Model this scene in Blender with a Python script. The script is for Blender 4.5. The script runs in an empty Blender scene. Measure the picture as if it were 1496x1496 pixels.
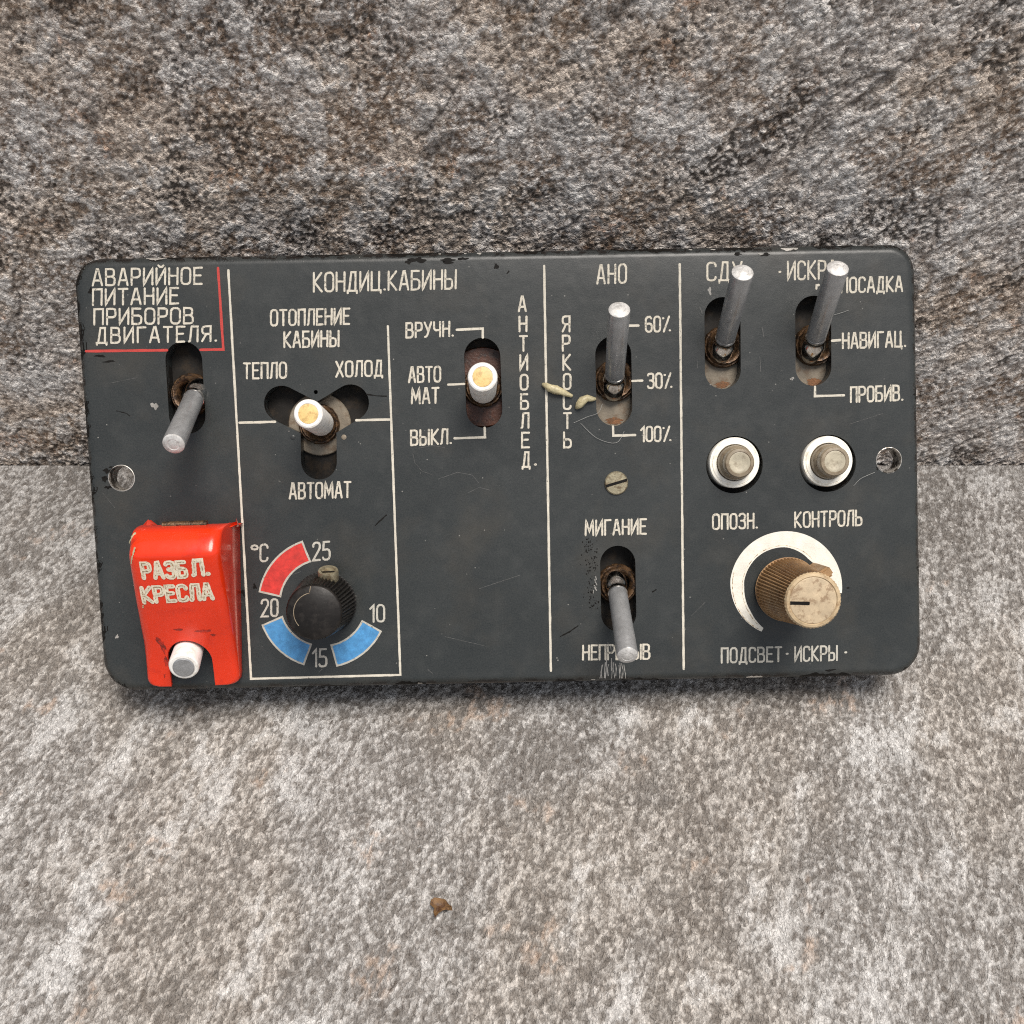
import bpy, bmesh, math, random
import numpy as np
from mathutils import Matrix, Vector, Euler
random.seed(7)
rad = math.radians
MM = 0.001
scn = bpy.context.scene
C = scn.collection

# ---------------------------------------------------------------- camera, sky, sun, exposure
F, CX, CY = 1500.0, 748.0, 840.0            # focal length and principal point on the 1496 px drawing
DIST = 252.0                                # mm from lens to panel along the axis
def rot3(ax, a):
    return np.array(Matrix.Rotation(a, 3, ax))
RP = rot3('X', rad(6.38)) @ rot3('Y', rad(1.27)) @ rot3('Z', rad(1.27))   # panel axes seen from the camera
PITCH = rad(51.38)                          # camera looks down this much
CW = np.array([[1, 0, 0], [0, math.sin(PITCH), -math.cos(PITCH)], [0, math.cos(PITCH), math.sin(PITCH)]])
GAP = 73.5                                  # mm from the wall/floor corner to the panel face
delta = PITCH - math.atan((CY - 675.0) / F)
LSEAM = DIST * RP[2, 2] + GAP
CAM = np.array([0, -math.cos(delta), math.sin(delta)]) * LSEAM            # mm, corner line is y=0,z=0

cam = bpy.data.cameras.new('camera')
cam.sensor_width = 36.0
cam.lens = 36.0 * F / 1496.0
cam.shift_y = (CY - 748.0) / 1496.0
cam.clip_start = 0.01
cam.clip_end = 50.0
cam.dof.use_dof = True
cam.dof.focus_distance = 0.247
cam.dof.aperture_fstop = 75.0
camo = bpy.data.objects.new('camera', cam)
C.objects.link(camo)
m4 = Matrix.Identity(4)
for i in range(3):
    for j in range(3):
        m4[i][j] = CW[i, j]
    m4[i][3] = CAM[i] * MM
camo.matrix_world = m4
scn.camera = camo

SUN_DIR = Vector((0.20, -0.09, 1.0)).normalized()     # towards the light
sun_el = math.asin(SUN_DIR.z)
sun_az = math.atan2(SUN_DIR.x, SUN_DIR.y)
world = bpy.data.worlds.new('World')
scn.world = world
world.use_nodes = True
wn = world.node_tree
sky = wn.nodes.new('ShaderNodeTexSky')
sky.sky_type = 'NISHITA'
sky.sun_disc = False
sky.sun_elevation = sun_el
sky.sun_rotation = sun_az
sky.dust_density = 3.0
hsv = wn.nodes.new('ShaderNodeHueSaturation')
hsv.inputs['Saturation'].default_value = 0.34
bg = wn.nodes['Background']
bg.inputs['Strength'].default_value = 0.05
wn.links.new(sky.outputs[0], hsv.inputs['Color'])
wn.links.new(hsv.outputs[0], bg.inputs['Color'])
sl = bpy.data.lights.new('sun', 'SUN')
sl.energy = 1.5
sl.angle = rad(30)
sl.color = (1.0, 0.935, 0.86)
so = bpy.data.objects.new('sun', sl)
C.objects.link(so)
so.rotation_euler = (-SUN_DIR).to_track_quat('-Z', 'Y').to_euler()
scn.view_settings.view_transform = 'Standard'
scn.view_settings.look = 'None'
scn.view_settings.gamma = 1
scn.view_settings.use_curve_mapping = False
scn.view_settings.exposure = 1.40
scn.cycles.use_denoising = False
scn.cycles.filter_width = 1.1

# ---------------------------------------------------------------- drawing coordinates -> panel millimetres
NP_ = RP[:, 2]
OC = np.array([0, 0, -DIST])
def _hit(u, v, z):
    d = np.array([(u - CX) / F, -(v - CY) / F, -1.0])
    t = (OC @ NP_ + z) / (d @ NP_)
    return RP.T @ (d * t - OC)
O0 = _hit(735, 680, 0)
def PX(u, v, z=0.0):
    q = _hit(u, v, z) - O0
    return Vector((q[0], q[1], z))
def floor_at(u, v):
    d = CW @ np.array([(u - CX) / F, -(v - CY) / F, -1.0])
    t = -CAM[2] / d[2]
    return Vector((CAM + d * t))
PORG = CAM + CW @ (OC + RP @ O0)
PM = Matrix.Identity(4)
RW = CW @ RP
for i in range(3):
    for j in range(3):
        PM[i][j] = RW[i, j]
    PM[i][3] = PORG[i] * MM
K = 0.168                                   # mm per drawing pixel on the panel face

# ---------------------------------------------------------------- node helpers and materials
class NT:
    def __init__(s, name):
        s.m = bpy.data.materials.new(name)
        s.m.use_nodes = True
        s.t = s.m.node_tree
        s.b = s.t.nodes['Principled BSDF']
        s.tc = None
    def n(s, typ, **kw):
        nd = s.t.nodes.new(typ)
        for k, v in kw.items():
            setattr(nd, k, v)
        return nd
    def l(s, a, b):
        s.t.links.new(a, b)
    def co(s):
        if s.tc is None:
            s.tc = s.n('ShaderNodeTexCoord').outputs['Object']
        return s.tc
    def mapped(s, scale=(1000, 1000, 1000), rot=(0, 0, 0), loc=(0, 0, 0)):
        mp = s.n('ShaderNodeMapping')
        mp.inputs['Scale'].default_value = scale
        mp.inputs['Rotation'].default_value = rot
        mp.inputs['Location'].default_value = loc
        s.l(s.co(), mp.inputs[0])
        return mp.outputs[0]
    def noise(s, vec, scale, detail=4, rough=.55, dist=0.0):
        nd = s.n('ShaderNodeTexNoise')
        nd.inputs['Scale'].default_value = scale
        nd.inputs['Detail'].default_value = detail
        nd.inputs['Roughness'].default_value = rough
        nd.inputs['Distortion'].default_value = dist
        s.l(vec, nd.inputs['Vector'])
        return nd.outputs['Fac']
    def ramp(s, fac, stops, interp='LINEAR'):
        nd = s.n('ShaderNodeValToRGB')
        nd.color_ramp.interpolation = interp
        e = nd.color_ramp.elements
        while len(e) < len(stops):
            e.new(.5)
        for q, (p, c) in zip(e, stops):
            q.position = p
            if not hasattr(c, '__len__'):
                c = (c, c, c)
            q.color = (c[0], c[1], c[2], 1)
        s.l(fac, nd.inputs[0])
        return nd.outputs[0]
    def mix(s, fac, a, b, blend='MIX'):
        nd = s.n('ShaderNodeMix', data_type='RGBA', blend_type=blend)
        for sock, val in ((nd.inputs[0], fac), (nd.inputs[6], a), (nd.inputs[7], b)):
            if hasattr(val, 'links') or hasattr(val, 'is_linked'):
                s.l(val, sock)
            elif hasattr(val, '__len__'):
                sock.default_value = (val[0], val[1], val[2], 1)
            else:
                sock.default_value = val
        return nd.outputs[2]
    def math(s, op, a, b=0.0, c=None):
        nd = s.n('ShaderNodeMath', operation=op)
        for i, val in enumerate((a, b) if c is None else (a, b, c)):
            if hasattr(val, 'is_linked'):
                s.l(val, nd.inputs[i])
            else:
                nd.inputs[i].default_value = val
        return nd.outputs[0]
    def bump(s, h, dist, strength=1.0, normal=None):
        nd = s.n('ShaderNodeBump')
        nd.inputs['Distance'].default_value = dist
        nd.inputs['Strength'].default_value = strength
        s.l(h, nd.inputs['Height'])
        if normal is not None:
            s.l(normal, nd.inputs['Normal'])
        return nd.outputs[0]
    def set(s, **kw):
        names = dict(color='Base Color', rough='Roughness', metal='Metallic', spec='Specular IOR Level', normal='Normal',
                     coat='Coat Weight', coatr='Coat Roughness', sss='Subsurface Weight')
        for k, v in kw.items():
            sock = s.b.inputs[names[k]]
            if hasattr(v, 'is_linked'):
                s.l(v, sock)
            elif hasattr(v, '__len__'):
                sock.default_value = (v[0], v[1], v[2], 1)
            else:
                sock.default_value = v
        return s.m

def simple(name, col, rough=.5, metal=0.0, dirt=None, dirt_amt=.5, scale=.5, bump=0.0, var=.25, lo=.5, hi=.62, spec=.5):
    """plain material with mottling (scale per mm), optional dirt colour and fine bump"""
    n = NT(name)
    v = n.mapped()
    a = n.noise(v, scale * .6, 5, .6)
    base = n.mix(n.ramp(a, [(.3, 0), (.7, 1)]), tuple(c * (1 - var) for c in col), tuple(min(1, c * (1 + var)) for c in col))
    if dirt is not None:
        d = n.noise(v, scale, 6, .65)
        msk = n.math('MULTIPLY', n.ramp(d, [(lo, 0), (hi, 1)]), dirt_amt)
        base = n.mix(msk, base, dirt)
    r = n.ramp(n.noise(v, scale * 1.7, 4, .6), [(.3, max(.03, rough - .1)), (.7, min(1, rough + .12))])
    n.set(color=base, rough=r, metal=metal, spec=spec)
    if bump:
        n.set(normal=n.bump(n.noise(v, scale * 3, 4, .6), bump * MM))
    return n.m

def mat_panel():
    n = NT('panel_paint')
    v = n.mapped()
    big = n.noise(v, .035, 4, .55)
    mid = n.noise(v, .16, 6, .6)
    base = n.mix(n.ramp(big, [(.3, 0), (.7, 1)]), (.0115, .0150, .0156), (.0210, .0250, .0254))
    # brownish handling stains
    st = n.ramp(n.noise(n.mapped(loc=(40, 11, 0)), .045, 5, .6), [(.52, 0), (.72, 1)])
    base = n.mix(n.math('MULTIPLY', st, .34), base, (.060, .050, .036))
    # pale dust film
    du = n.ramp(mid, [(.5, 0), (.75, 1)])
    base = n.mix(n.math('MULTIPLY', du, .11), base, (.12, .12, .112))
    # fine dust specks
    vo = n.n('ShaderNodeTexVoronoi', feature='F1')
    vo.inputs['Scale'].default_value = .42
    n.l(v, vo.inputs['Vector'])
    spk = n.ramp(vo.outputs['Distance'], [(.045, 1), (.085, 0)])
    clus = n.ramp(n.noise(n.mapped(loc=(7, 90, 3)), .07, 3, .5), [(.46, 0), (.62, 1)])
    rnd = n.ramp(vo.outputs['Color'], [(.45, 0), (.55, 1)])
    base = n.mix(n.math('MULTIPLY', n.math('MULTIPLY', spk, clus), n.math('MULTIPLY', rnd, .75)), base, (.33, .32, .29))
    gr = n.noise(v, 2.6, 4, .75)
    base = n.mix(n.ramp(gr, [(.3, .0), (.75, .22)]), base, (.12, .118, .11))
    # worn rim: black bare patches along the rounded edge
    sep = n.n('ShaderNodeSeparateXYZ')
    n.l(n.co(), sep.inputs[0])
    z = sep.outputs['Z']
    rim = n.ramp(n.math('MULTIPLY_ADD', z, -1000.0, 0.0), [(.10, 0), (.5, 1)])
    ch = n.ramp(n.math('ADD', n.noise(v, .22, 8, .72), n.math('MULTIPLY', rim, .05)), [(.545, 0), (.57, 1)])
    chm = n.math('MULTIPLY', rim, ch)
    base = n.mix(chm, base, (.012, .010, .009))
    n.set(color=base, spec=.40)
    ro = n.ramp(n.noise(v, .25, 5, .6), [(.3, .30), (.75, .42)])
    ro = n.mix(chm, ro, (.22, .22, .22))
    n.set(rough=ro)
    hb = n.math('ADD', n.math('MULTIPLY', n.noise(v, 3.0, 3, .6), .35), n.noise(v, .3, 3, .5))
    hb = n.math('SUBTRACT', hb, n.math('MULTIPLY', chm, 1.2))
    n.set(normal=n.bump(hb, .05 * MM))
    return n.m

def mat_lettering(name, col, worn=(.09, .085, .07), lo=.57, hi=.66, sc=1.1):
    n = NT(name)
    v = n.mapped()
    w = n.ramp(n.noise(v, sc, 6, .7), [(lo, 0), (hi, 1)])
    t = n.noise(v, .35, 4, .6)
    base = n.mix(n.ramp(t, [(.3, 0), (.7, 1)]), tuple(c * .78 for c in col), col)
    n.set(color=n.mix(n.math('MULTIPLY', w, .8), base, worn), rough=.7)
    n.set(normal=n.bump(n.noise(v, 2.2, 4, .6), .08 * MM))
    return n.m

def mat_stone(name, stretch, rot, gsize, depth, g=1.0):
    """pigment comes with the mesh (mineral zones, a value every third of a millimetre); the shader adds single crystals and bump"""
    n = NT(name)
    at = n.n('ShaderNodeAttribute', attribute_name='mineral')
    v = n.mapped(scale=tuple(1000 * q for q in stretch), rot=rot)
    wn_ = n.n('ShaderNodeTexNoise')
    wn_.inputs['Scale'].default_value = .9
    wn_.inputs['Detail'].default_value = 3
    n.l(v, wn_.inputs['Vector'])
    vm = n.n('ShaderNodeVectorMath', operation='MULTIPLY_ADD')
    n.l(wn_.outputs['Color'], vm.inputs[0])
    vm.inputs[1].default_value = (1.5, 1.5, 1.5)
    n.l(v, vm.inputs[2])
    w = vm.outputs[0]
    def vor(scale, feature='F1'):
        q = n.n('ShaderNodeTexVoronoi', feature=feature)
        q.inputs['Scale'].default_value = scale
        n.l(w, q.inputs['Vector'])
        return q
    v1, v2 = vor(1 / gsize), vor(2.3 / gsize)
    e1 = vor(1 / gsize, 'DISTANCE_TO_EDGE').outputs['Distance']
    sp = n.n('ShaderNodeSeparateColor'); n.l(v1.outputs['Color'], sp.inputs[0])
    sp2 = n.n('ShaderNodeSeparateColor'); n.l(v2.outputs['Color'], sp2.inputs[0])
    f1 = n.noise(v, 2.6, 4, .7)
    f0 = n.noise(v, .25, 4, .6)
    base = n.mix(1.0, at.outputs['Color'], n.ramp(sp.outputs[0], [(0, 1 - .34 * g), (.55, 1.02), (1, 1 + .42 * g)]), 'MULTIPLY')
    base = n.mix(1.0, base, n.ramp(sp2.outputs[1], [(0, 1 - .28 * g), (.5, 1.02), (1, 1 + .32 * g)]), 'MULTIPLY')
    base = n.mix(1.0, base, n.ramp(f1, [(.32, .76), (.5, 1.0), (.68, 1.2)]), 'MULTIPLY')
    # dark mineral between some of the crystals, a few crystals wholly dark
    dk = n.math('MULTIPLY', n.ramp(sp.outputs[2], [(.88, 0), (.92, 1)]), n.ramp(f0, [(.38, .0), (.62, .6)]))
    base = n.mix(dk, base, (.085, .066, .052))
    hgt = n.math('ADD', n.math('MULTIPLY', n.ramp(e1, [(0, 0), (.25, 1)]), .45), n.math('MULTIPLY', f1, .7))
    hgt = n.math('ADD', hgt, n.math('MULTIPLY', sp.outputs[0], .35))
    n.set(color=base, rough=.66, spec=.4, normal=n.bump(hgt, depth * MM))
    return n.m

M = {}
M['panel'] = mat_panel()
M['letter'] = mat_lettering('engraved_cream_paint', (.60, .555, .46), lo=.545, hi=.64)
M['letter_dim'] = mat_lettering('engraved_cream_paint_dull', (.47, .45, .39))
M['line'] = mat_lettering('engraved_line_paint', (.60, .56, .47), lo=.58, hi=.68)
M['redline'] = mat_lettering('engraved_red_line_paint', (.50, .045, .035), worn=(.2, .03, .025), lo=.62, hi=.75)
M['guardletter'] = mat_lettering('guard_lettering_paint', (.78, .70, .54), worn=(.30, .20, .09), lo=.56, hi=.66, sc=1.0)
M['groove'] = simple('guard_letter_groove', (.25, .15, .06), .7, var=.4, scale=1.2, dirt=(.74, .66, .50), dirt_amt=1.0, lo=.47, hi=.52)
M['redseg'] = simple('red_scale_paint', (.52, .030, .022), .5, dirt=(.30, .02, .016), dirt_amt=.5, scale=.8)
M['blueseg'] = simple('blue_scale_paint', (.060, .235, .47), .5, dirt=(.04, .16, .36), dirt_amt=.5, scale=.8)
M['guard'] = simple('glossy_red_enamel', (.70, .034, .007), .17, dirt=(.30, .012, .008), dirt_amt=.5, scale=.14, bump=.02, var=.06, lo=.56, hi=.72)
M['grime'] = simple('dark_grime', (.42, .020, .007), .35, var=.3, scale=.9, dirt=(.13, .012, .007), dirt_amt=.9, lo=.42, hi=.6)
M['lever'] = simple('grey_anodised_aluminium', (.33, .335, .34), .30, .5, dirt=(.19, .19, .185), dirt_amt=.3, spec=.7, scale=.5, bump=.015, var=.12)
M['tip'] = simple('bright_worn_aluminium', (.62, .61, .59), .55, .4, dirt=(.35, .34, .32), dirt_amt=.6, scale=1.0, bump=.02)
M['chrome'] = simple('polished_steel', (.62, .60, .57), .12, 1.0, dirt=(.10, .07, .04), dirt_amt=.5, scale=.6)
M['brass'] = simple('tarnished_brass', (.30, .265, .18), .45, .6, dirt=(.13, .09, .05), dirt_amt=.8, scale=.8, bump=.05)
M['bushing'] = simple('rusty_bushing', (.11, .062, .030), .38, .45, dirt=(.020, .012, .008), dirt_amt=.9, scale=.8, bump=.12, var=.5, lo=.45, hi=.6)
M['washer'] = simple('dull_zinc_plate', (.20, .168, .125), .55, .25, dirt=(.13, .085, .05), dirt_amt=.7, scale=.45, bump=.05)
M['rust'] = simple('orange_rust', (.20, .095, .045), .85, dirt=(.12, .07, .04), dirt_amt=.8, scale=1.2, bump=.2)
M['redrust'] = simple('red_brown_rust', (.062, .018, .006), .45, dirt=(.016, .008, .005), dirt_amt=.8, scale=.5, bump=.1, var=.4)
M['chassis'] = simple('dark_chassis_metal', (.018, .016, .014), .7, .1, spec=.2, dirt=(.05, .035, .022), dirt_amt=.5, scale=.3)
M['white'] = simple('white_plastic', (.78, .76, .72), .42, dirt=(.50, .44, .35), dirt_amt=.45, scale=.6, bump=.02, var=.04)
M['yellow'] = simple('yellowed_lens', (.66, .46, .18), .4, dirt=(.30, .18, .05), dirt_amt=.6, scale=.8, var=.12)
M['ivory'] = simple('ivory_ring', (.88, .85, .76), .5, dirt=(.5, .42, .28), dirt_amt=.4, scale=.5, var=.05)
M['plunger'] = simple('smoky_plastic', (.24, .195, .135), .3, dirt=(.13, .09, .055), dirt_amt=.6, scale=.4)
M['plunger_face'] = simple('smoky_plastic_face', (.40, .36, .27), .3, dirt=(.20, .16, .11), dirt_amt=.6, scale=.5)
M['black'] = simple('black_plastic', (.009, .0075, .0065), .42, spec=.28, dirt=(.035, .03, .026), dirt_amt=.35, scale=.45, bump=.02)
M['brown'] = simple('brown_plastic', (.32, .19, .085), .5, dirt=(.17, .085, .035), dirt_amt=.6, scale=.25, bump=.03)
M['cream'] = simple('worn_cream_edge', (.43, .325, .195), .55, dirt=(.24, .14, .065), dirt_amt=.7, scale=.6)
M['creamface'] = simple('worn_cream_face', (.44, .345, .225), .55, dirt=(.17, .095, .045), dirt_amt=.65, scale=.5, var=.22, lo=.50, hi=.60)
M['crescent'] = mat_lettering('white_crescent_paint', (.80, .77, .68), worn=(.3, .28, .23), lo=.68, hi=.74, sc=.5)
M['liner'] = simple('tarnished_hole_liner', (.55, .52, .47), .35, .7, dirt=(.05, .04, .03), dirt_amt=.9, scale=.35, var=.3, lo=.5, hi=.56)
M['ink'] = simple('black_ink', (.008, .007, .006), .5, spec=.12)
M['chip'] = simple('bare_metal_chip', (.70, .67, .62), .35, .6)
M['scuff'] = simple('pale_scuff', (.26, .25, .23), .7)
M['faint'] = simple('faint_scuff', (.075, .075, .072), .6)
M['glue'] = simple('yellowed_glue', (.50, .44, .27), .38, dirt=(.32, .26, .14), dirt_amt=.6, scale=.8, bump=.1)
M['lint'] = simple('lint', (.42, .42, .40), .8)
M['leaf'] = simple('dry_leaf', (.15, .08, .03), .6, dirt=(.055, .022, .008), dirt_amt=.9, scale=.5, bump=.15)
M['wall'] = mat_stone('wall_stone', (1, 1, 1.1), (0, rad(30), 0), 1.05, .55, .42)
M['floor'] = mat_stone('floor_stone', (1.15, .72, 1), (0, 0, rad(18)), 0.9, .5, .40)

# ---------------------------------------------------------------- mesh helpers (everything below in millimetres)
def obj(name, bm, mat, parent=None, smooth=30, label=None):
    me = bpy.data.meshes.new(name)
    bmesh.ops.recalc_face_normals(bm, faces=bm.faces)
    bmesh.ops.scale(bm, vec=(MM, MM, MM), verts=bm.verts)
    bm.to_mesh(me)
    bm.free()
    mats = mat if isinstance(mat, (list, tuple)) else [mat]
    for q in mats:
        me.materials.append(q)
    if smooth:
        for p in me.polygons:
            p.use_smooth = True
        me.set_sharp_from_angle(angle=rad(smooth))
    o = bpy.data.objects.new(name, me)
    C.objects.link(o)
    if parent is not None:
        o.parent = parent
    if label:
        o['label'] = label
    return o

def frame(axis, up=Vector((0, 1, 0))):
    z = Vector(axis).normalized()
    x = up.cross(z)
    if x.length < 1e-4:
        x = Vector((1, 0, 0)).cross(z)
    x.normalize()
    y = z.cross(x)
    return Matrix((x, y, z)).transposed()

def lathe(bm, prof, org, axis=(0, 0, 1), n=48, mi=0, radfn=None):
    """prof: list of (r, h[, material index]); r=0 closes"""
    R = frame(axis)
    org = Vector(org)
    rings = []
    for pt in prof:
        r, h = pt[0], pt[1]
        if r < 1e-6:
            rings.append([bm.verts.new(org + R @ Vector((0, 0, h)))])
        else:
            row = []
            for k in range(n):
                a = 2 * math.pi * k / n
                rr = radfn(r, k, h) if radfn else r
                row.append(bm.verts.new(org + R @ Vector((rr * math.cos(a), rr * math.sin(a), h))))
            rings.append(row)
    for i in range(len(rings) - 1):
        A, B = rings[i], rings[i + 1]
        m = prof[i + 1][2] if len(prof[i + 1]) > 2 else mi
        for k in range(n):
            k2 = (k + 1) % n
            if len(A) == 1 and len(B) == 1:
                continue
            if len(A) == 1:
                f = bm.faces.new((A[0], B[k], B[k2]))
            elif len(B) == 1:
                f = bm.faces.new((A[k], A[k2], B[0]))
            else:
                f = bm.faces.new((A[k], A[k2], B[k2], B[k]))
            f.material_index = m
    return bm

def tube(bm, pts, rads, n=10, up=Vector((0, 0, 1))):
    pts = [Vector(p) for p in pts]
    if not hasattr(rads, '__len__'):
        rads = [rads] * len(pts)
    rows = []
    for i, p in enumerate(pts):
        t = (pts[min(i + 1, len(pts) - 1)] - pts[max(i - 1, 0)]).normalized()
        s = t.cross(up).normalized()
        u = s.cross(t)
        rows.append([bm.verts.new(p + (s * math.cos(2 * math.pi * k / n) + u * math.sin(2 * math.pi * k / n)) * rads[i]) for k in range(n)])
    for A, B in zip(rows, rows[1:]):
        for k in range(n):
            bm.faces.new((A[k], A[(k + 1) % n], B[(k + 1) % n], B[k]))
    bm.faces.new(rows[0][::-1])
    bm.faces.new(rows[-1])

_lift = [0]
def ribbon(bm, pts, w, z=0.03, closed=False, jit=.10, step=.45, caps=True, zfn=None):
    """flat painted stroke of width w along pts (mm, on the panel face)"""
    P = [Vector((p[0], p[1])) for p in pts]
    if closed:
        P.append(P[0].copy())
    Q = [P[0]]
    for a, b in zip(P, P[1:]):
        k = max(1, int((b - a).length / step))
        for i in range(1, k + 1):
            Q.append(a + (b - a) * (i / k))
    if closed:
        Q.pop()
    n = len(Q)
    _lift[0] = (_lift[0] + 1) % 5
    zz = z + _lift[0] * .006
    L, Rr = [], []
    for i, p in enumerate(Q):
        if closed:
            a, b = Q[i - 1], Q[(i + 1) % n]
        else:
            a, b = Q[max(i - 1, 0)], Q[min(i + 1, n - 1)]
        d1 = (p - a) if (p - a).length > 1e-9 else (b - p)
        d2 = (b - p) if (b - p).length > 1e-9 else (p - a)
        d1 = d1.normalized(); d2 = d2.normalized()
        t = d1 + d2
        t = t.normalized() if t.length > 1e-3 else d1
        nrm = Vector((-t.y, t.x))
        c = max(.45, nrm.dot(Vector((-d1.y, d1.x))))
        h = w * .5 / c * (1 + random.uniform(-jit, jit))
        off = nrm * random.uniform(-jit, jit) * w * .25
        for S, sg in ((L, 1), (Rr, -1)):
            q = p + off + nrm * h * sg
            S.append(bm.verts.new((q.x, q.y, zfn(q) + zz if zfn else zz)))
    rng = range(n) if closed else range(n - 1)
    for i in rng:
        j = (i + 1) % n
        try:
            bm.faces.new((L[i], L[j], Rr[j], Rr[i]))
        except ValueError:
            pass
    if caps and not closed:
        for (p, q, A, B) in ((Q[0], Q[1], L[0], Rr[0]), (Q[-1], Q[-2], Rr[-1], L[-1])):
            d = (p - q).normalized()
            nn = Vector((-d.y, d.x))
            arc = []
            for k in range(1, 5):
                a = math.pi * k / 5
                s = p + d * math.sin(a) * w * .5 + nn * math.cos(a) * w * .5 * (-1 if A is L[0] else -1)
                arc.append(bm.verts.new((s.x, s.y, zfn(s) + zz if zfn else zz)))
            try:
                bm.faces.new([A] + arc + [B])
            except ValueError:
                pass

# ---------------------------------------------------------------- single-stroke engraved alphabet
def _O(w=.48):
    c = .15
    return [(0, c + .04), (0, 1 - c - .04), (.05, 1 - .06), (c, 1), (w - c, 1), (w - .05, 1 - .06), (w, 1 - c - .04), (w, c + .04), (w - .05, .06), (w - c, 0), (c, 0), (.05, .06), 'C']
G = {
 'А': (.5, [[(0, 0), (.21, 1), (.29, 1), (.5, 0)], [(.075, .3), (.425, .3)]]),
 'Б': (.47, [[(.42, 1), (0, 1), (0, 0), (.32, 0), (.43, .06), (.47, .17), (.47, .38), (.43, .48), (.32, .55), (0, .55)]]),
 'В': (.47, [[(0, 0), (0, 1), (.3, 1), (.4, .95), (.43, .86), (.43, .66), (.39, .57), (.3, .53), (0, .53)], [(.3, .53), (.42, .47), (.47, .37), (.47, .15), (.42, .05), (.32, 0), (0, 0)]]),
 'Г': (.42, [[(0, 0), (0, 1), (.42, 1)]]),
 'Д': (.54, [[(0, -.13), (0, 0), (.54, 0), (.54, -.13)], [(.08, 0), (.2, 1), (.45, 1), (.45, 0)]]),
 'Е': (.42, [[(.42, 1), (0, 1), (0, 0), (.42, 0)], [(0, .53), (.35, .53)]]),
 'З': (.45, [[(0, .88), (.06, .97), (.14, 1), (.3, 1), (.4, .95), (.43, .86), (.43, .66), (.39, .57), (.28, .53), (.14, .53)], [(.28, .53), (.41, .47), (.45, .37), (.45, .15), (.4, .05), (.3, 0), (.13, 0), (.05, .04), (0, .12)]]),
 'И': (.47, [[(0, 1), (0, 0), (.47, 1), (.47, 0)]]),
 'Й': (.47, [[(0, 1), (0, 0), (.47, 1), (.47, 0)], [(.1, 1.17), (.18, 1.09), (.3, 1.09), (.38, 1.17)]]),
 'К': (.47, [[(0, 0), (0, 1)], [(.45, 1), (.04, .5), (.47, 0)]]),
 'Л': (.47, [[(0, 0), (.06, .06), (.12, .95), (.14, 1), (.47, 1), (.47, 0)]]),
 'М': (.6, [[(0, 0), (.04, 1), (.3, .25), (.56, 1), (.6, 0)]]),
 'Н': (.46, [[(0, 0), (0, 1)], [(.46, 0), (.46, 1)], [(0, .52), (.46, .52)]]),
 'О': (.48, [_O()]),
 'П': (.46, [[(0, 0), (0, 1), (.46, 1), (.46, 0)]]),
 'Р': (.45, [[(0, 0), (0, 1), (.3, 1), (.41, .95), (.45, .85), (.45, .62), (.41, .52), (.3, .46), (0, .46)]]),
 'С': (.45, [[(.45, .8), (.45, .86), (.4, .95), (.3, 1), (.15, 1), (.05, .95), (0, .85), (0, .15), (.05, .05), (.15, 0), (.3, 0), (.4, .05), (.45, .14), (.45, .2)]]),
 'Т': (.46, [[(0, 1), (.46, 1)], [(.23, 1), (.23, 0)]]),
 'У': (.48, [[(0, 1), (.26, .4)], [(.48, 1), (.2, .12), (.14, .03), (.04, 0)]]),
 'Х': (.48, [[(0, 1), (.48, 0)], [(.48, 1), (0, 0)]]),
 'Ц': (.54, [[(0, 1), (0, 0), (.54, 0), (.54, -.14)], [(.44, 1), (.44, 0)]]),
 'Ч': (.45, [[(0, 1), (0, .6), (.04, .5), (.14, .44), (.45, .44)], [(.45, 1), (.45, 0)]]),
 'Ы': (.62, [[(0, 1), (0, 0), (.28, 0), (.38, .06), (.41, .16), (.41, .36), (.38, .47), (.28, .53), (0, .53)], [(.62, 1), (.62, 0)]]),
 'Ь': (.44, [[(0, 1), (0, 0), (.3, 0), (.4, .06), (.44, .16), (.44, .36), (.4, .47), (.3, .53), (0, .53)]]),
 'Я': (.46, [[(.46, 0), (.46, 1), (.16, 1), (.05, .95), (0, .85), (0, .64), (.05, .54), (.16, .48), (.46, .48)], [(.22, .48), (0, 0)]]),
 '.': (.06, [[(.02, .03), (.05, .03)]]),
 '·': (.06, [[(.02, .45), (.05, .45)]]),
 '0': (.46, [_O(.46)]),
 '1': (.22, [[(0, .78), (.22, 1), (.22, 0)]]),
 '2': (.45, [[(0, .78), (0, .86), (.06, .96), (.15, 1), (.3, 1), (.4, .95), (.45, .85), (.45, .68), (0, 0), (.45, 0)]]),
 '3': (.45, [[(0, .88), (.06, .97), (.14, 1), (.3, 1), (.4, .95), (.43, .86), (.43, .66), (.39, .57), (.28, .53), (.14, .53)], [(.28, .53), (.41, .47), (.45, .37), (.45, .15), (.4, .05), (.3, 0), (.13, 0), (.05, .04), (0, .12)]]),
 '5': (.45, [[(.42, 1), (.04, 1), (.02, .56), (.28, .58), (.4, .53), (.45, .42), (.45, .16), (.4, .05), (.28, 0), (.12, 0), (.04, .04), (0, .12)]]),
 '6': (.46, [[(.42, .9), (.32, 1), (.16, 1), (.05, .94), (0, .84), (0, .15), (.05, .05), (.15, 0), (.31, 0), (.41, .05), (.46, .15), (.46, .4), (.41, .5), (.31, .55), (.15, .55), (.03, .48)]]),
 '%': (.62, [[(.5, 1), (.1, 0)], [(.03, .9), (.06, .9)], [(.56, .06), (.59, .06)]]),
 '°': (.2, [[(0, .86), (.02, .96), (.1, 1), (.18, .96), (.2, .86), (.18, .78), (.1, .74), (.02, .78), 'C']]),
 ' ': (.3, []),
}
PANEL = bpy.data.objects.new('control_panel', None)
C.objects.link(PANEL)
PANEL.matrix_world = PM
PANEL.empty_display_size = .02
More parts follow.
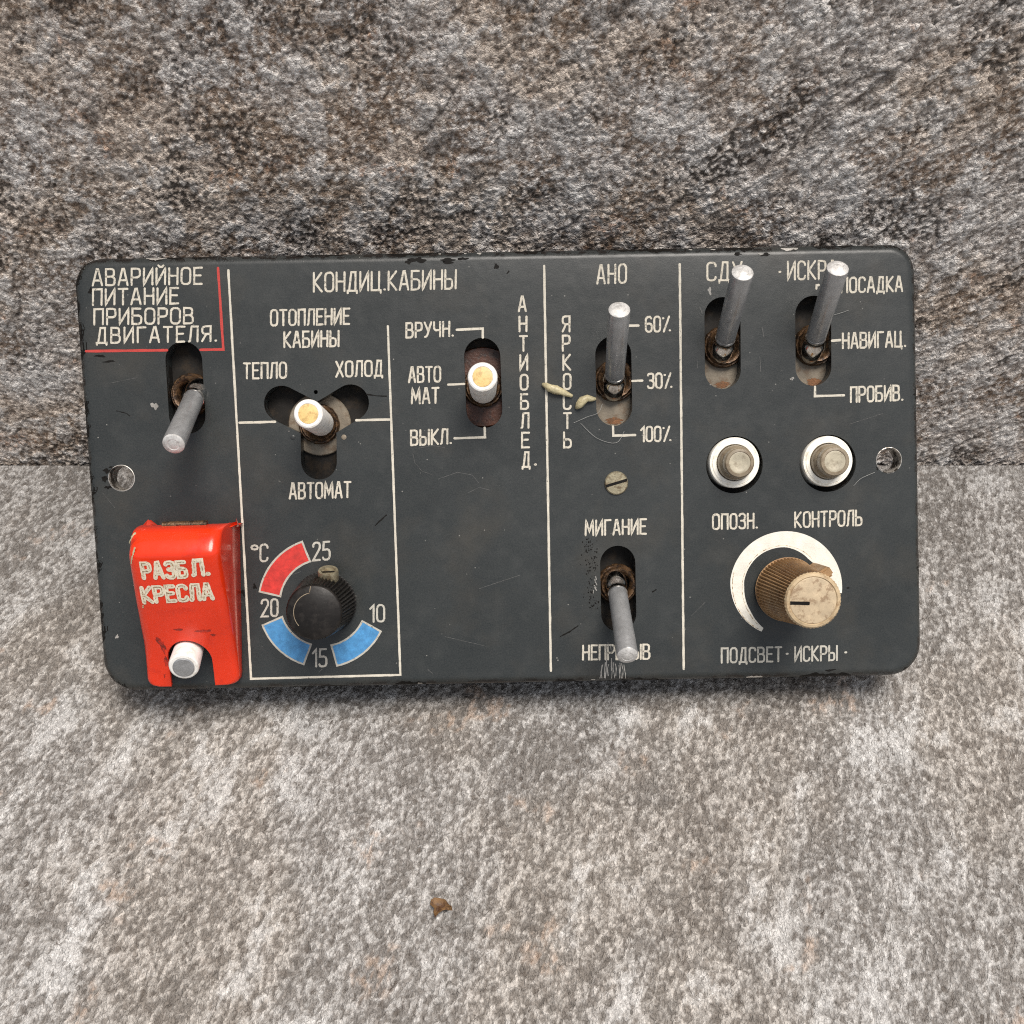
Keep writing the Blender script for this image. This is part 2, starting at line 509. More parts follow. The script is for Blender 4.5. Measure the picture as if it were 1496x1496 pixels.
PANEL['label'] = 'dark grey cockpit switch panel with white Cyrillic lettering leaning against the stone wall'
PANEL['category'] = 'control panel'

def text_pts(s, w_gap=.22):
    x, out = 0.0, []
    for ch in s:
        gw, chains = G[ch]
        for c in chains:
            cl = c[-1] == 'C'
            out.append(([(x + p[0], p[1]) for p in (c[:-1] if cl else c)], cl))
        x += gw + w_gap
    return x - w_gap, out

FACE = None
def lettering(s, a, b, hpx, mat='letter', sw=2.85, parent=None, z=.03, zpx=0.0, zfn=None, gap=.22, name='lettering'):
    """s engraved between drawing points a (left end of baseline) and b (right end), capitals hpx tall"""
    W, ch = text_pts(s, gap)
    A, B = PX(*a, zpx), PX(*b, zpx)
    U = PX(a[0] - (b[1] - a[1]) * 0, a[1] - hpx, zpx)
    ex = (B - A) / W
    up = U - A
    # keep stems square to the real panel, not to the slant of the row
    bm = bmesh.new()
    for pts, cl in ch:
        q = []
        for (x, y) in pts:
            v = A + ex * (x + random.uniform(-.006, .006)) + up * (y + random.uniform(-.008, .008))
            q.append((v.x, v.y))
        ribbon(bm, q, sw * K, z=z, closed=cl, zfn=zfn)
    return obj(name, bm, M[mat], parent or FACE, smooth=0)

def vertical_lettering(s, pts, hpx, wpx, mat='letter'):
    bm = bmesh.new()
    for chh, (u, v) in zip(s, pts):
        gw, chains = G[chh]
        A = PX(u - wpx / 2, v + hpx / 2)
        ex = (PX(u + wpx / 2, v + hpx / 2 - .02 * wpx) - A) / gw
        up = PX(u - wpx / 2, v - hpx / 2) - A
        if chh in '.':
            ex = (PX(u + 5, v) - PX(u, v)) / .1
        for c in chains:
            cl = c[-1] == 'C'
            q = [A + ex * p[0] + up * p[1] for p in (c[:-1] if cl else c)]
            ribbon(bm, [(t.x, t.y) for t in q], 2.9 * K, closed=cl)
    return obj('lettering', bm, M[mat], FACE, smooth=0)

def rule(pts, wpx=3.6, mat='line'):
    bm = bmesh.new()
    ribbon(bm, [PX(*p)[:2] for p in pts], wpx * K, jit=.13, step=1.2, z=.025)
    return obj('dividing_line', bm, M[mat], FACE, smooth=0)

# ---------------------------------------------------------------- floor and wall
_perm = {}
def perlin(x, y, seed):
    if seed not in _perm:
        r = np.random.RandomState(seed)
        p = r.permutation(512)
        g = r.rand(512) * 2 * np.pi
        _perm[seed] = (np.concatenate([p, p]), np.cos(g), np.sin(g))
    p, gx, gy = _perm[seed]
    xi, yi = np.floor(x).astype(np.int64), np.floor(y).astype(np.int64)
    xf, yf = x - xi, y - yi
    u, v = xf * xf * xf * (xf * (xf * 6 - 15) + 10), yf * yf * yf * (yf * (yf * 6 - 15) + 10)
    def gr(ix, iy, dx, dy):
        h = p[(p[ix & 511] + iy) & 511]
        return gx[h] * dx + gy[h] * dy
    a = gr(xi, yi, xf, yf); b = gr(xi + 1, yi, xf - 1, yf)
    c = gr(xi, yi + 1, xf, yf - 1); d = gr(xi + 1, yi + 1, xf - 1, yf - 1)
    return ((a + (b - a) * u) + ((c + (d - c) * u) - (a + (b - a) * u)) * v) * 1.5
def fbm(x, y, period, octs, seed, gain=.55):
    t, amp, tot = 0, 1.0, 0
    f = 1.0 / period
    for o in range(octs):
        t = t + amp * perlin(x * f + 13.7 * o, y * f + 7.3 * o, seed + o)
        tot += amp
        amp *= gain; f *= 2.03
    return t / tot * 1.4
def sst(a, b, x):
    t = np.clip((x - a) / (b - a), 0, 1)
    return t * t * (3 - 2 * t)
def lerp3(a, b, t):
    return np.asarray(a) * (1 - t[..., None]) + np.asarray(b) * t[..., None]
def axis_coords(lo, hi, flo, fhi, cell):
    """fine cells between flo and fhi, growing ones out to lo and hi"""
    mid = list(np.arange(flo, fhi + cell * .5, cell))
    out, x, c = [], fhi, cell
    while x < hi:
        c = min(2.6, c * 1.07); x = min(hi, x + c); out.append(x)
    pre, x, c = [], flo, cell
    while x > lo:
        c = min(2.6, c * 1.07); x = max(lo, x - c); pre.append(x)
    return np.array(pre[::-1] + mid + out)
def stone_sheet(name, us, vs, fn, to_xyz, back, mat):
    """relief sheet with a plain back slab; fn(u,v) -> height mm, colour"""
    U, V = np.meshgrid(us, vs, indexing='ij')
    H, col = fn(U, V)
    nu, nv = U.shape
    co = to_xyz(U, V, H).reshape(-1, 3)
    idx = np.arange(nu * nv).reshape(nu, nv)
    quads = np.stack([idx[:-1, :-1], idx[1:, :-1], idx[1:, 1:], idx[:-1, 1:]], -1).reshape(-1, 4)
    loop = np.concatenate([idx[:, 0], idx[-1, 1:], idx[-2::-1, -1], idx[0, -2:0:-1]])
    bco = to_xyz(U, V, H * 0 + back).reshape(-1, 3)[loop]
    nb = len(loop)
    bi = np.arange(nb) + nu * nv
    sides = np.stack([loop, np.roll(loop, -1), np.roll(bi, -1), bi], -1)
    verts = np.concatenate([co, bco]) * MM
    me = bpy.data.meshes.new(name)
    q = np.concatenate([quads, sides])
    me.vertices.add(len(verts)); me.vertices.foreach_set('co', verts.astype(np.float32).ravel())
    nl = q.size + nb
    me.loops.add(nl)
    me.loops.foreach_set('vertex_index', np.concatenate([q.ravel(), bi[::-1]]).astype(np.int32))
    me.polygons.add(len(q) + 1)
    me.polygons.foreach_set('loop_start', np.concatenate([np.arange(len(q)) * 4, [q.size]]).astype(np.int32))
    me.update(calc_edges=True)
    me.polygons.foreach_set('use_smooth', np.ones(len(q) + 1, dtype=bool))
    c4 = np.ones((len(verts), 4), dtype=np.float32)
    c4[:nu * nv, :3] = col.reshape(-1, 3)
    c4[nu * nv:, :3] = col.reshape(-1, 3)[loop]
    at = me.attributes.new('mineral', 'FLOAT_COLOR', 'POINT')
    at.data.foreach_set('color', c4.ravel())
    me.materials.append(mat)
    me.validate()
    o = bpy.data.objects.new(name, me)
    C.objects.link(o)
    return o

def over(c0, cc, t):
    return c0 * (1 - t[..., None]) + np.array(cc) * t[..., None]

def wall_fn(x, z):
    c, s_ = math.cos(rad(38)), math.sin(rad(38))
    d1, d2 = x * c + z * s_, -x * s_ + z * c                  # along and across the diagonal grain
    rgt = sst(10, 70, x)                                      # greyer, more ridged stone on this side of the slab
    big = fbm(x, z, 40, 4, 70)
    A = fbm(d1 * .8, d2, 10, 5, 80, .55)
    B = fbm(x, z * 1.1, 2.9, 3, 90, .6)
    Bd = fbm(d1 * .55, d2 * 1.15, 2.4, 3, 95, .6)
    B = B * (1 - rgt) + Bd * rgt
    G1 = fbm(x, z, 1.35, 3, 100, .7)
    G2 = fbm(x, z * 1.1, 1.75, 3, 105, .65)
    G3 = fbm(x, z, 1.45, 2, 108, .55)
    clus = sst(-.3, .42, fbm(d1 * .8, d2, 24, 4, 110) + .22 * (1 - rgt) - .06)
    clu2 = sst(-.1, .5, fbm(d1 * .65, d2, 19, 4, 115) - .10 * rgt)
    gr = .62 * G1 + .42 * B
    tone = sst(-.25, .30, gr + .30 * A + .08)
    col = lerp3((.395, .345, .305), (.88, .83, .775), tone)
    col = col * lerp3((1.0, .985, .975), (1.0, .90, .80), sst(-.2, .3, big + .25 * (.5 - rgt)) * .85)
    whi = np.maximum(sst(.12, .32, fbm(d1 * .85, d2, 8, 5, 140, .62)), sst(.22, .33, fbm(x, z, 13, 5, 145, .6)))
    col = over(col, (.88, .85, .81), whi * .75 * (.45 + .55 * tone))
    bro = sst(.06, .24, G2 + .44 * clus - .25)
    col = over(col, (.225, .142, .085), bro * (.12 + .62 * clus) * (1 - .6 * whi))
    pit = sst(.17, .29, G3 + .42 * clu2 - .22)
    col = over(col, (.060, .046, .035), pit * (.35 + .5 * clu2) * (1 - .5 * whi))
    rid = 1 - np.abs(fbm(d1 * .45, d2, 26, 4, 150, .55)) * 14
    crk = np.clip(rid, 0, 1) * sst(.12, .35, fbm(x, z, 26, 2, 160))
    col = over(col, (.07, .05, .038), crk * .6)
    ru = sst(.40, .6, fbm(x, z, 15, 4, 170)) * sst(-.1, .3, G1)
    col = over(col, (.46, .23, .11), ru * .6)
    h = .55 * A + .34 * B + .20 * G1 - .30 * pit - .3 * crk + .2 * whi + .18 * rgt * Bd
    return h * .95 - .7, col

def floor_fn(x, y):
    an = rad(66)
    an = an + rad(30) * sst(-20, 120, x)                      # the cleavage swings round across the tile
    c, s_ = np.cos(an), np.sin(an)
    c0, s0 = math.cos(rad(72)), math.sin(rad(72))
    d1, d2 = x * c0 + y * s0, -x * s0 + y * c0
    big = fbm(d1 * .6, d2, 50, 4, 270)
    A = fbm(d1 * .6, d2, 11, 5, 280, .6)
    B = fbm(d1 * .52, d2 * 1.1, 2.3, 3, 290, .65)
    G1 = fbm(d1 * .7, d2, 1.3, 3, 300, .7)
    gr = .60 * G1 + .52 * B
    mac = fbm(d1 * .55, d2, 15, 5, 310, .6) + .16 * sst(20, -110, x) * sst(-50, -120, y) + .35 * fbm(d1 * .5, d2, 48, 2, 315)
    tone = sst(-.27, .36, gr + .30 * mac)
    col = lerp3((.205, .188, .172), (.505, .487, .465), tone)
    col = col * lerp3((1, 1, 1), (1.0, .95, .89), sst(-.2, .35, big) * .7)
    whi = sst(.22, .6, mac + .3 * gr)
    col = over(col, (.63, .622, .608), whi * .5)
    gre = sst(.06, .42, fbm(d1 * .7, d2, 9, 5, 320, .6))
    col = over(col, (.20, .187, .172), gre * .32 * (1 - .5 * tone))
    pit = sst(.16, .40, fbm(d1 * .75, d2, 1.7, 3, 330, .65) - .3 * mac)
    col = over(col, (.12, .105, .092), pit * .55)
    ru = sst(.40, .62, fbm(x, y, 20, 4, 340)) * sst(-.2, .3, B)
    col = over(col, (.40, .27, .185), ru * .5)
    h = .6 * A + .40 * B + .22 * G1 - .35 * pit + .25 * whi
    h = h * .62 - .45
    e = sst(0, -4, y)
    return h * e - .45 * (1 - e), col

fl = stone_sheet('floor', axis_coords(-520, 520, -190, 190, .32), axis_coords(-620, -1.0, -180, -1.0, .32), floor_fn,
                 lambda u, v, h: np.stack([u, v, h], -1), -20, M['floor'])
fl['kind'] = 'structure'
wl = stone_sheet('stone_wall', axis_coords(-520, 520, -190, 190, .32), axis_coords(-3, 420, -3, 160, .32), wall_fn,
                 lambda u, v, h: np.stack([u, -h, v], -1), -20, M['wall'])
wl['label'] = 'rough mottled grey and brown stone wall standing behind the panel'
wl['category'] = 'wall'

# ---------------------------------------------------------------- faceplate
CORN = [PX(107, 378.3, -1.5), PX(1335.5, 356.6, -1.5), PX(1345.5, 985.7, -1.5), PX(154.5, 1009.5, -1.5)]   # TL TR BR BL
RADS = [6.7, 6.9, 8.0, 8.2]
def outline(off, nc=14):
    """rounded outline moved inwards by off; clockwise from TL"""
    n = 4
    c = [Vector((p.x, p.y)) for p in CORN]
    cen = sum(c, Vector((0, 0))) / 4
    out = []
    for i in range(n):
        a, b, d = c[i - 1], c[i], c[(i + 1) % n]
        e1 = (a - b).normalized(); e2 = (d - b).normalized()
        bis = (e1 + e2).normalized()
        sn = math.sin(math.acos(max(-1, min(1, e1.dot(e2)))) / 2)
        r0 = RADS[i]
        ctr = b + bis * (r0 / sn)
        r = max(r0 - off, .2)
        n1 = -(e2 - e1 * e2.dot(e1)).normalized()     # outward normal of edge a-b
        n2 = -(e1 - e2 * e1.dot(e2)).normalized()
        a1 = math.atan2(n1.y, n1.x); a2 = math.atan2(n2.y, n2.x)
        da = (a2 - a1 + math.pi) % (2 * math.pi) - math.pi
        for k in range(nc + 1):
            an = a1 + da * k / nc
            out.append(ctr + Vector((math.cos(an), math.sin(an))) * r)
    return out
RF, TH = 2.3, 5.0
def face_mesh():
    bm = bmesh.new()
    rings = []
    def ring(off, z):
        rings.append([bm.verts.new((p.x, p.y, z)) for p in outline(off)])
    for k in range(0, 9):
        a = math.pi / 2 * k / 8
        ring(RF * (1 - math.sin(a)), -RF * (1 - math.cos(a)))
    ring(0, -TH + .4)
    ring(.4, -TH)
    bm.faces.new(rings[0])
    for A, B in zip(rings, rings[1:]):
        n = len(A)
        for k in range(n):
            bm.faces.new((A[k], A[(k + 1) % n], B[(k + 1) % n], B[k]))
    bm.faces.new(rings[-1][::-1])
    return bm
FACE = obj('faceplate', face_mesh(), M['panel'], PANEL, smooth=35)

def prism(pts, z0=-9, z1=3):
    bm = bmesh.new()
    lo = [bm.verts.new((p[0], p[1], z0)) for p in pts]
    hi = [bm.verts.new((p[0], p[1], z1)) for p in pts]
    bm.faces.new(lo[::-1]); bm.faces.new(hi)
    n = len(pts)
    for k in range(n):
        bm.faces.new((lo[k], lo[(k + 1) % n], hi[(k + 1) % n], hi[k]))
    return bm
def stadium(a, b, r, n=16):
    """outline round the two centres a, b (drawing) with radius r mm"""
    A, B = PX(*a).to_2d(), PX(*b).to_2d()
    d = (B - A).normalized()
    base = math.atan2(d.y, d.x)
    pts = []
    for k in range(n + 1):
        t = base + math.pi / 2 + math.pi * k / n
        pts.append(A + Vector((math.cos(t), math.sin(t))) * r)
    for k in range(n + 1):
        t = base - math.pi / 2 + math.pi * k / n
        pts.append(B + Vector((math.cos(t), math.sin(t))) * r)
    return pts
def circle_pts(c, r, n=40):
    c = PX(*c)
    return [(c.x + r * math.cos(2 * math.pi * k / n), c.y + r * math.sin(2 * math.pi * k / n)) for k in range(n)]
SR = 4.35
SLOTS = dict(
    emer=((268.5, 526), (273.5, 607)), anti=((704.5, 520.5), (707.5, 598.5)), ano=((896, 518), (897.5, 595.5)),
    mig=((902.5, 823), (904, 897)), sdu=((1055.5, 461), (1056, 541.5)), iskra=((1188, 459), (1188.5, 537)))
cutters = [stadium(a, b, SR) for a, b in SLOTS.values()]
YC = (465, 617)
for e in ((412, 590), (512.8, 588), (466, 674.5)):
    cutters.append(stadium(YC, e, 4.3))
BUTTONS = [((1073, 679), (1073.3, 676)), ((1209.3, 677), (1209.6, 674))]
for h, _ in BUTTONS:
    cutters.append(circle_pts(h, 6.95))
HOLES = [(177.5, 698.5), (1298.6, 672.5)]
for h in HOLES:
    cutters.append(circle_pts(h, 3.1, 28))
cutters.append(circle_pts((461.3, 572.7), .5, 12))
cobs = []
for c in cutters:
    o = obj('cutter', prism(c), M['panel'], None, smooth=0)
    md = FACE.modifiers.new('b', 'BOOLEAN')
    md.operation = 'DIFFERENCE'; md.solver = 'EXACT'; md.object = o
    o.parent = PANEL
    cobs.append(o)
bpy.context.view_layer.update()
dg = bpy.context.evaluated_depsgraph_get()
new = bpy.data.meshes.new_from_object(FACE.evaluated_get(dg))
FACE.modifiers.clear()
old = FACE.data
FACE.data = new
new.name = 'faceplate'
for o in cobs:
    bpy.data.objects.remove(o)
bm = bmesh.new(); bm.from_mesh(new)
bmesh.ops.remove_doubles(bm, verts=bm.verts, dist=1e-7)
bm.to_mesh(new); bm.free()
while len(new.materials) > 1:
    new.materials.pop()
for p in new.polygons:
    p.material_index = 0
    p.use_smooth = True
new.set_sharp_from_angle(angle=rad(35))

# chassis box behind the plate
def box_bm(lo, hi, bev=.6):
    bm = bmesh.new()
    bmesh.ops.create_cube(bm, size=1)
    for v in bm.verts:
        v.co = Vector([lo[i] + (v.co[i] + .5) * (hi[i] - lo[i]) for i in range(3)])
    if bev:
        bmesh.ops.bevel(bm, geom=bm.edges[:], offset=bev, segments=2, affect='EDGES')
    return bm
obj('chassis', box_bm((-84, -33, -36), (84, 31, -5.15)), M['chassis'], PANEL)
obj('backing_plate', box_bm((-87, -49, -7.2), (90, 49.5, -5.05), .2), M['chassis'], PANEL)

# mounting holes lined with bare metal
for h in HOLES:
    p = PX(*h)
    bm = bmesh.new()
    lathe(bm, [(3.08, -5.0), (3.08, -.3), (3.2, .03), (3.06, .07), (2.9, -.25), (2.88, -5.0), (3.08, -5.0)], p, n=36)
    obj('hole_liner', bm, M['liner'], PANEL)

# ---------------------------------------------------------------- rules and lettering
rule([(318.6, 391.7), (326.3, 510.6), (293, 511)], 3.6, 'redline'); rule([(244, 511.6), (126, 513)], 3.6, 'redline')
rule([(333.6, 395), (366.8, 991.6), (585, 985.9), (566.6, 476.7)], 3.3)
rule([(350, 617.6), (402, 616.2)], 3.3); rule([(520.5, 614), (571.4, 612.8)], 3.3)
rule([(795, 388.6), (804.8, 980)], 3.3)
rule([(993, 386), (998.8, 977.3)], 3.3)
for p in ([(667.3, 481.8), (705.3, 480), (705.4, 493)], [(654.9, 561.9), (678, 561)], [(664, 640.3), (708.6, 638.8), (708, 625)],
          [(917, 475.8), (932.8, 475.6)], [(923.8, 556.6), (938.4, 556)], [(895.4, 623), (896, 636.4), (928, 635.6)],
          [(1192.6, 421.5), (1192.8, 416.8), (1196, 416.5)], [(1215.5, 497.8), (1227.5, 496.8)], [(1190.6, 565), (1190.6, 578.7), (1233, 577.4)]):
    rule(p, 3.3)

T = lettering
T('АВАРИЙНОЕ', (135.7, 417), (294.9, 414.6), 23.5)
T('ПИТАНИЕ', (136, 445.7), (260.4, 443.3), 22.7)
T('ПРИБОРОВ', (137.9, 474), (281.6, 472.3), 22.4)
T('ДВИГАТЕЛЯ.', (141.5, 501.2), (316, 498.2), 21.8, gap=.26)
T('КОНДИЦ.КАБИНЫ', (458.5, 426), (665.6, 421.5), 27, gap=.2)
T('ОТОПЛЕНИЕ', (395.8, 475.6), (510.3, 473.2), 22.3)
T('КАБИНЫ', (415.4, 507.4), (494.6, 505.6), 22.3)
T('ТЕПЛО', (356.4, 553), (418, 551.8), 22)
T('ХОЛОД', (491.2, 550.4), (558.4, 548.8), 22)
T('АВТОМАТ', (423.3, 728.7), (511.8, 726.3), 22.3)
T('ВРУЧН.', (593.7, 493.2), (661.8, 490.8), 21)
T('АВТО', (597.6, 558.4), (643.2, 557.4), 21.8)
T('МАТ', (601.6, 589.4), (640.6, 588.4), 21.8)
T('ВЫКЛ.', (600.5, 650.4), (659, 647.8), 21.2)
vertical_lettering('АНТИОБЛЕД.', [(763, 444), (764, 473.4), (764.7, 501.9), (765.2, 529.7), (765.7, 558.5), (766.3, 586.8), (767, 614.5), (767.8, 643), (768.6, 671.5), (785.5, 668.5)], 21.4, 10.2)
T('АНО', (872.5, 414.4), (914.6, 413), 26.8, gap=.25)
vertical_lettering('ЯРКОСТЬ', [(827, 473.3), (827.2, 501.4), (828, 529.4), (828.5, 557.5), (828.6, 586.6), (828.8, 614.7), (829, 642.7)], 22, 10)
T('60%', (943.5, 484.6), (979.5, 484), 21.4, gap=.2)
T('30%', (946.6, 567), (981.5, 566.4), 21, gap=.2)
T('100%', (936.6, 644.7), (980, 644.2), 21, gap=.2)
T('МИГАНИЕ', (855.3, 782), (943.6, 779.8), 21.3)
T('НЕПРЕРЫВ', (851.8, 963.8), (948.6, 962.3), 20.8, gap=.2)
T('СДУ', (1033.2, 410), (1083.5, 408.8), 26, gap=.2)
T('·', (1137.5, 408.9), (1140.5, 408.9), 26)
T('ИСКРА', (1151, 408.5), (1221.5, 406.8), 26)
T('ПОСАДКА', (1229, 427.4), (1317.8, 425.2), 21.2)
T('НАВИГАЦ.', (1231.2, 508.9), (1322.5, 506), 21.8)
T('ПРОБИВ.', (1243, 587.3), (1318.5, 584.5), 21.5)
T('ОПОЗН.', (1041.6, 773), (1106, 771.4), 21.2)
T('КОНТРОЛЬ', (1161.4, 770.3), (1258.5, 767.2), 21.6)
T('ПОДСВЕТ', (1054.3, 968), (1141.4, 966), 20.7, 'letter_dim', 2.8)
T('·', (1148.3, 964), (1151, 964), 20, 'letter_dim')
T('ИСКРЫ', (1161.6, 966), (1222.6, 964.2), 20.7, 'letter_dim', 2.8)
T('·', (1234, 962), (1237, 962), 20, 'letter_dim')
T('°', (367.6, 821.5), (376.4, 821.4), 25, 'letter_dim')
T('С', (380.5, 820), (390.8, 819.6), 24.3, 'letter_dim')
T('25', (457.6, 818.6), (481.6, 817), 25.6, 'letter_dim', 3.0)
T('20', (382.4, 900.7), (405.6, 899.7), 24.5, 'letter_dim', 3.0)
T('15', (457, 974), (476.8, 973.2), 25, 'letter_dim', 3.0)
T('10', (541, 908.3), (561.2, 907.8), 24, 'letter_dim', 3.0)

# temperature scale: three painted arc segments, each outlined
SC = (472, 880.5)
def arc_pts(r, a0, a1, n=22, c=SC):
    return [(c[0] + r * math.cos(rad(a0 + (a1 - a0) * k / n)), c[1] - r * math.sin(rad(a0 + (a1 - a0) * k / n))) for k in range(n + 1)]
for a0, a1, m in ((109, 170, 'redseg'), (200.5, 252.5, 'blueseg'), (282.5, 333.5, 'blueseg')):
    bm = bmesh.new()
    o_, i_ = arc_pts(94.2, a0, a1), arc_pts(63.2, a0 - 1.5, a1 + 1.5)
    vo_ = [bm.verts.new((PX(*p)[0], PX(*p)[1], .02)) for p in o_]
    vi_ = [bm.verts.new((PX(*p)[0], PX(*p)[1], .02)) for p in i_]
    for k in range(len(o_) - 1):
        bm.faces.new((vo_[k], vo_[k + 1], vi_[k + 1], vi_[k]))
    obj('scale_segment', bm, M[m], FACE, smooth=0)
    bm = bmesh.new()
    ribbon(bm, [PX(*p)[:2] for p in o_ + i_[::-1]], 2.7 * K, closed=True, jit=.12, step=.8, z=.035)
    obj('segment_outline', bm, M['letter_dim'], FACE, smooth=0)
# dimmer crescent
bm = bmesh.new()
CC = (1148.3, 858)
N = 60
vo_, vi_ = [], []
for k in range(N + 1):
    a = 241 - (241 + 6) * k / N
    t = k / N
    ro = 74 + 8 * min(1, t / .28)
    th = np.interp(a, [-6, 0, 25, 50, 90, 135, 180, 215, 241], [9, 15, 27, 29.5, 23.5, 21, 20, 14.5, 6])
    for S, r in ((vo_, ro), (vi_, ro - th)):
        q = PX(CC[0] + r * math.cos(rad(a)), CC[1] - r * math.sin(rad(a)))
        S.append(bm.verts.new((q.x, q.y, .02)))
for k in range(N):
    bm.faces.new((vo_[k], vo_[k + 1], vi_[k + 1], vi_[k]))
obj('brightness_crescent', bm, M['crescent'], FACE, smooth=0)
bm = bmesh.new()
for dr in (3.5,):
    ribbon(bm, [PX(CC[0] + r * math.cos(rad(a)), CC[1] - r * math.sin(rad(a)))[:2] for a, r in [(238 - 4 * k, np.interp(238 - 4 * k, [150, 180, 215, 241], [79.5, 78.5, 76, 72.5])) for k in range(20)]], .9 * K, z=.04, jit=.4, caps=False)
    ribbon(bm, [PX(CC[0] + r * math.cos(rad(a)), CC[1] - r * math.sin(rad(a)))[:2] for a, r in [(232 - 5 * k, np.interp(232 - 5 * k, [40, 90, 135, 180, 215, 241], [55.5, 61, 63.5, 64, 65.5, 69.5])) for k in range(38)]], .8 * K, z=.04, jit=.4, caps=False)
obj('crescent_scratches', bm, M['groove'], FACE, smooth=0)

# ---------------------------------------------------------------- toggle switches
def lever_tip(pivot, zp, tip_px, L):
    P0 = PX(*pivot, zp)
    lo, hi = zp + .2, zp + L
    f = lambda z: (PX(*tip_px, z) - P0).length
    best = min((abs(f(z) - L), z) for z in np.linspace(zp + L * .55, zp + L, 400))
    return P0, PX(*tip_px, best[1])

def toggle(slot_c, pivot, tip, L=26.0, r=2.42, style='grey', label=None, zp=-1.9, ring_r=4.55, wash='low'):
    P0, P1 = lever_tip(pivot, zp, tip, L)
    ax = (P1 - P0).normalized()
    if style == 'grey':
        s0 = 4.7
        bm = bmesh.new()
        lathe(bm, [(0, s0), (r * .9, s0), (r * .97, s0 + .7), (r * .98, L * .5), (r * 1.03, L - .55), (r * .98, L - .3), (0, L - .3)], P0, ax, 40)
        lev = obj('toggle_switch', bm, M['lever'], PANEL, 30, label)
        bm = bmesh.new()
        lathe(bm, [(r * .99, L - .32), (r * .99, L - .1), (r * .86, L + .14), (r * .55, L + .26), (r * .52, L + .2), (r * .3, L + .32), (0, L + .36)], P0, ax, 40)
        obj('lever_tip', bm, M['tip'], lev)
        bm = bmesh.new()
        lathe(bm, [(2.2, -2), (2.6, -.9), (2.72, .4), (2.66, 1.6), (2.5, 2.5), (2.2, 3.0), (2.17, 3.4), (2.4, 3.8), (2.4, 4.65), (0, 4.7)], P0, ax, 40)
        obj('ball_end', bm, M['chrome'], lev)
    else:
        bm = bmesh.new()
        lathe(bm, [(0, 1.5), (r * .92, 1.5), (r * 1.0, L - .7), (r * .95, L - .2), (r * .86, L), (r * .7, L + .02), (r * .66, L - .12), (0, L - .12)], P0, ax, 40)
        lev = obj('toggle_switch', bm, M['white'], PANEL, 30, label)
        bm = bmesh.new()
        if style == 'yellow':
            lathe(bm, [(r * .655, L - .15), (r * .655, L + .02), (r * .45, L + .10), (0, L + .12)], P0, ax, 36)
            obj('lever_tip', bm, M['yellow'], lev)
        else:
            lathe(bm, [(r * .70, L - .15), (r * .70, L + .25), (r * .64, L + .4), (0, L + .42)], P0, ax, 36)
            obj('lever_tip', bm, M['lever'], lev)
    B = PX(*slot_c, -5)
    bm = bmesh.new()
    if wash:
        dy = {'y': 0.0, 'low': -6.0, 'red': 0.0}[wash]
        rw = 7.6 if wash == 'y' else 9.6
        lathe(bm, [(rw, -5.04), (rw, -4.2), (rw - .2, -4.0), (0, -4.0)], (B.x, B.y + dy, 0), (0, 0, 1), 48)
        obj('washer', bm, M['redrust' if wash == 'red' else 'washer'], lev)
        bm = bmesh.new()
    def thread(rr, k, h):
        return rr * (1 + .012 * math.sin(k * 1.7 + h * 9) + random.uniform(-.012, .012))
    lathe(bm, [(ring_r + .5, -4.05), (ring_r + .45, -2.6), (ring_r + .2, -2.3), (ring_r - .1, -2.35), (ring_r - .25, -1.5), (ring_r - .45, -1.25), (ring_r - .8, -1.35), (2.95, -2.2), (2.9, -4.3)], (B.x, B.y, 0), (0, 0, 1), 56, radfn=thread)
    obj('bushing', bm, M['bushing'], lev, 50)
    return lev

toggle((284, 577), (289, 569), (253.4, 649), wash=False, label='grey toggle lever tilted down to the left beside the red guard')
toggle((896.5, 557), (896.5, 568), (904.8, 452), label='grey toggle lever tilted up under the letters АНО')
toggle((901, 852), (899.5, 848), (916.8, 958.3), wash=False, label='grey toggle lever tilted down over the bottom edge')
toggle((1054.5, 508), (1054.5, 514), (1085, 397.6), label='grey toggle lever tilted up at the left of the upper right pair')
toggle((1187, 505), (1185.3, 513), (1224, 391.4), label='grey toggle lever tilted up at the upper right corner')
toggle((468, 620), (470, 619), (450.2, 604.5), L=19, r=3.35, style='yellow', ring_r=4.4, wash='y', label='white lever with yellow tip in the three-way slot')
toggle((706, 566), (706, 572), (705, 550.5), L=18, r=3.42, style='yellow', ring_r=4.4, wash='red', label='white lever with yellow tip in a straight slot')
toggle((284, 930), (283, 925), (268.3, 974.4), L=15, r=3.55, style='sleeve', zp=-1.5, wash=False, label='white sleeved lever under the red guard')

# rust specks at the lower slot ends, old adhesive flecks
def rust_patch(u, v, w, h, mat='rust', z=-3.95):
    bm = bmesh.new()
    c = PX(u, v, z)
    n = 40
    bm.faces.new([bm.verts.new((c.x + w * K * .5 * math.cos(2 * math.pi * k / n) * random.uniform(.55, 1.15), c.y + h * K * .5 * math.sin(2 * math.pi * k / n) * random.uniform(.75, 1.1), z + .01)) for k in range(n)])
    return obj('rust_patch', bm, M[mat], PANEL, 0)
for u, v, w, h in ((897, 615, 27, 11), (1055, 562, 25, 10), (1190, 558, 27, 12)):
    rust_patch(u, v, w, h)

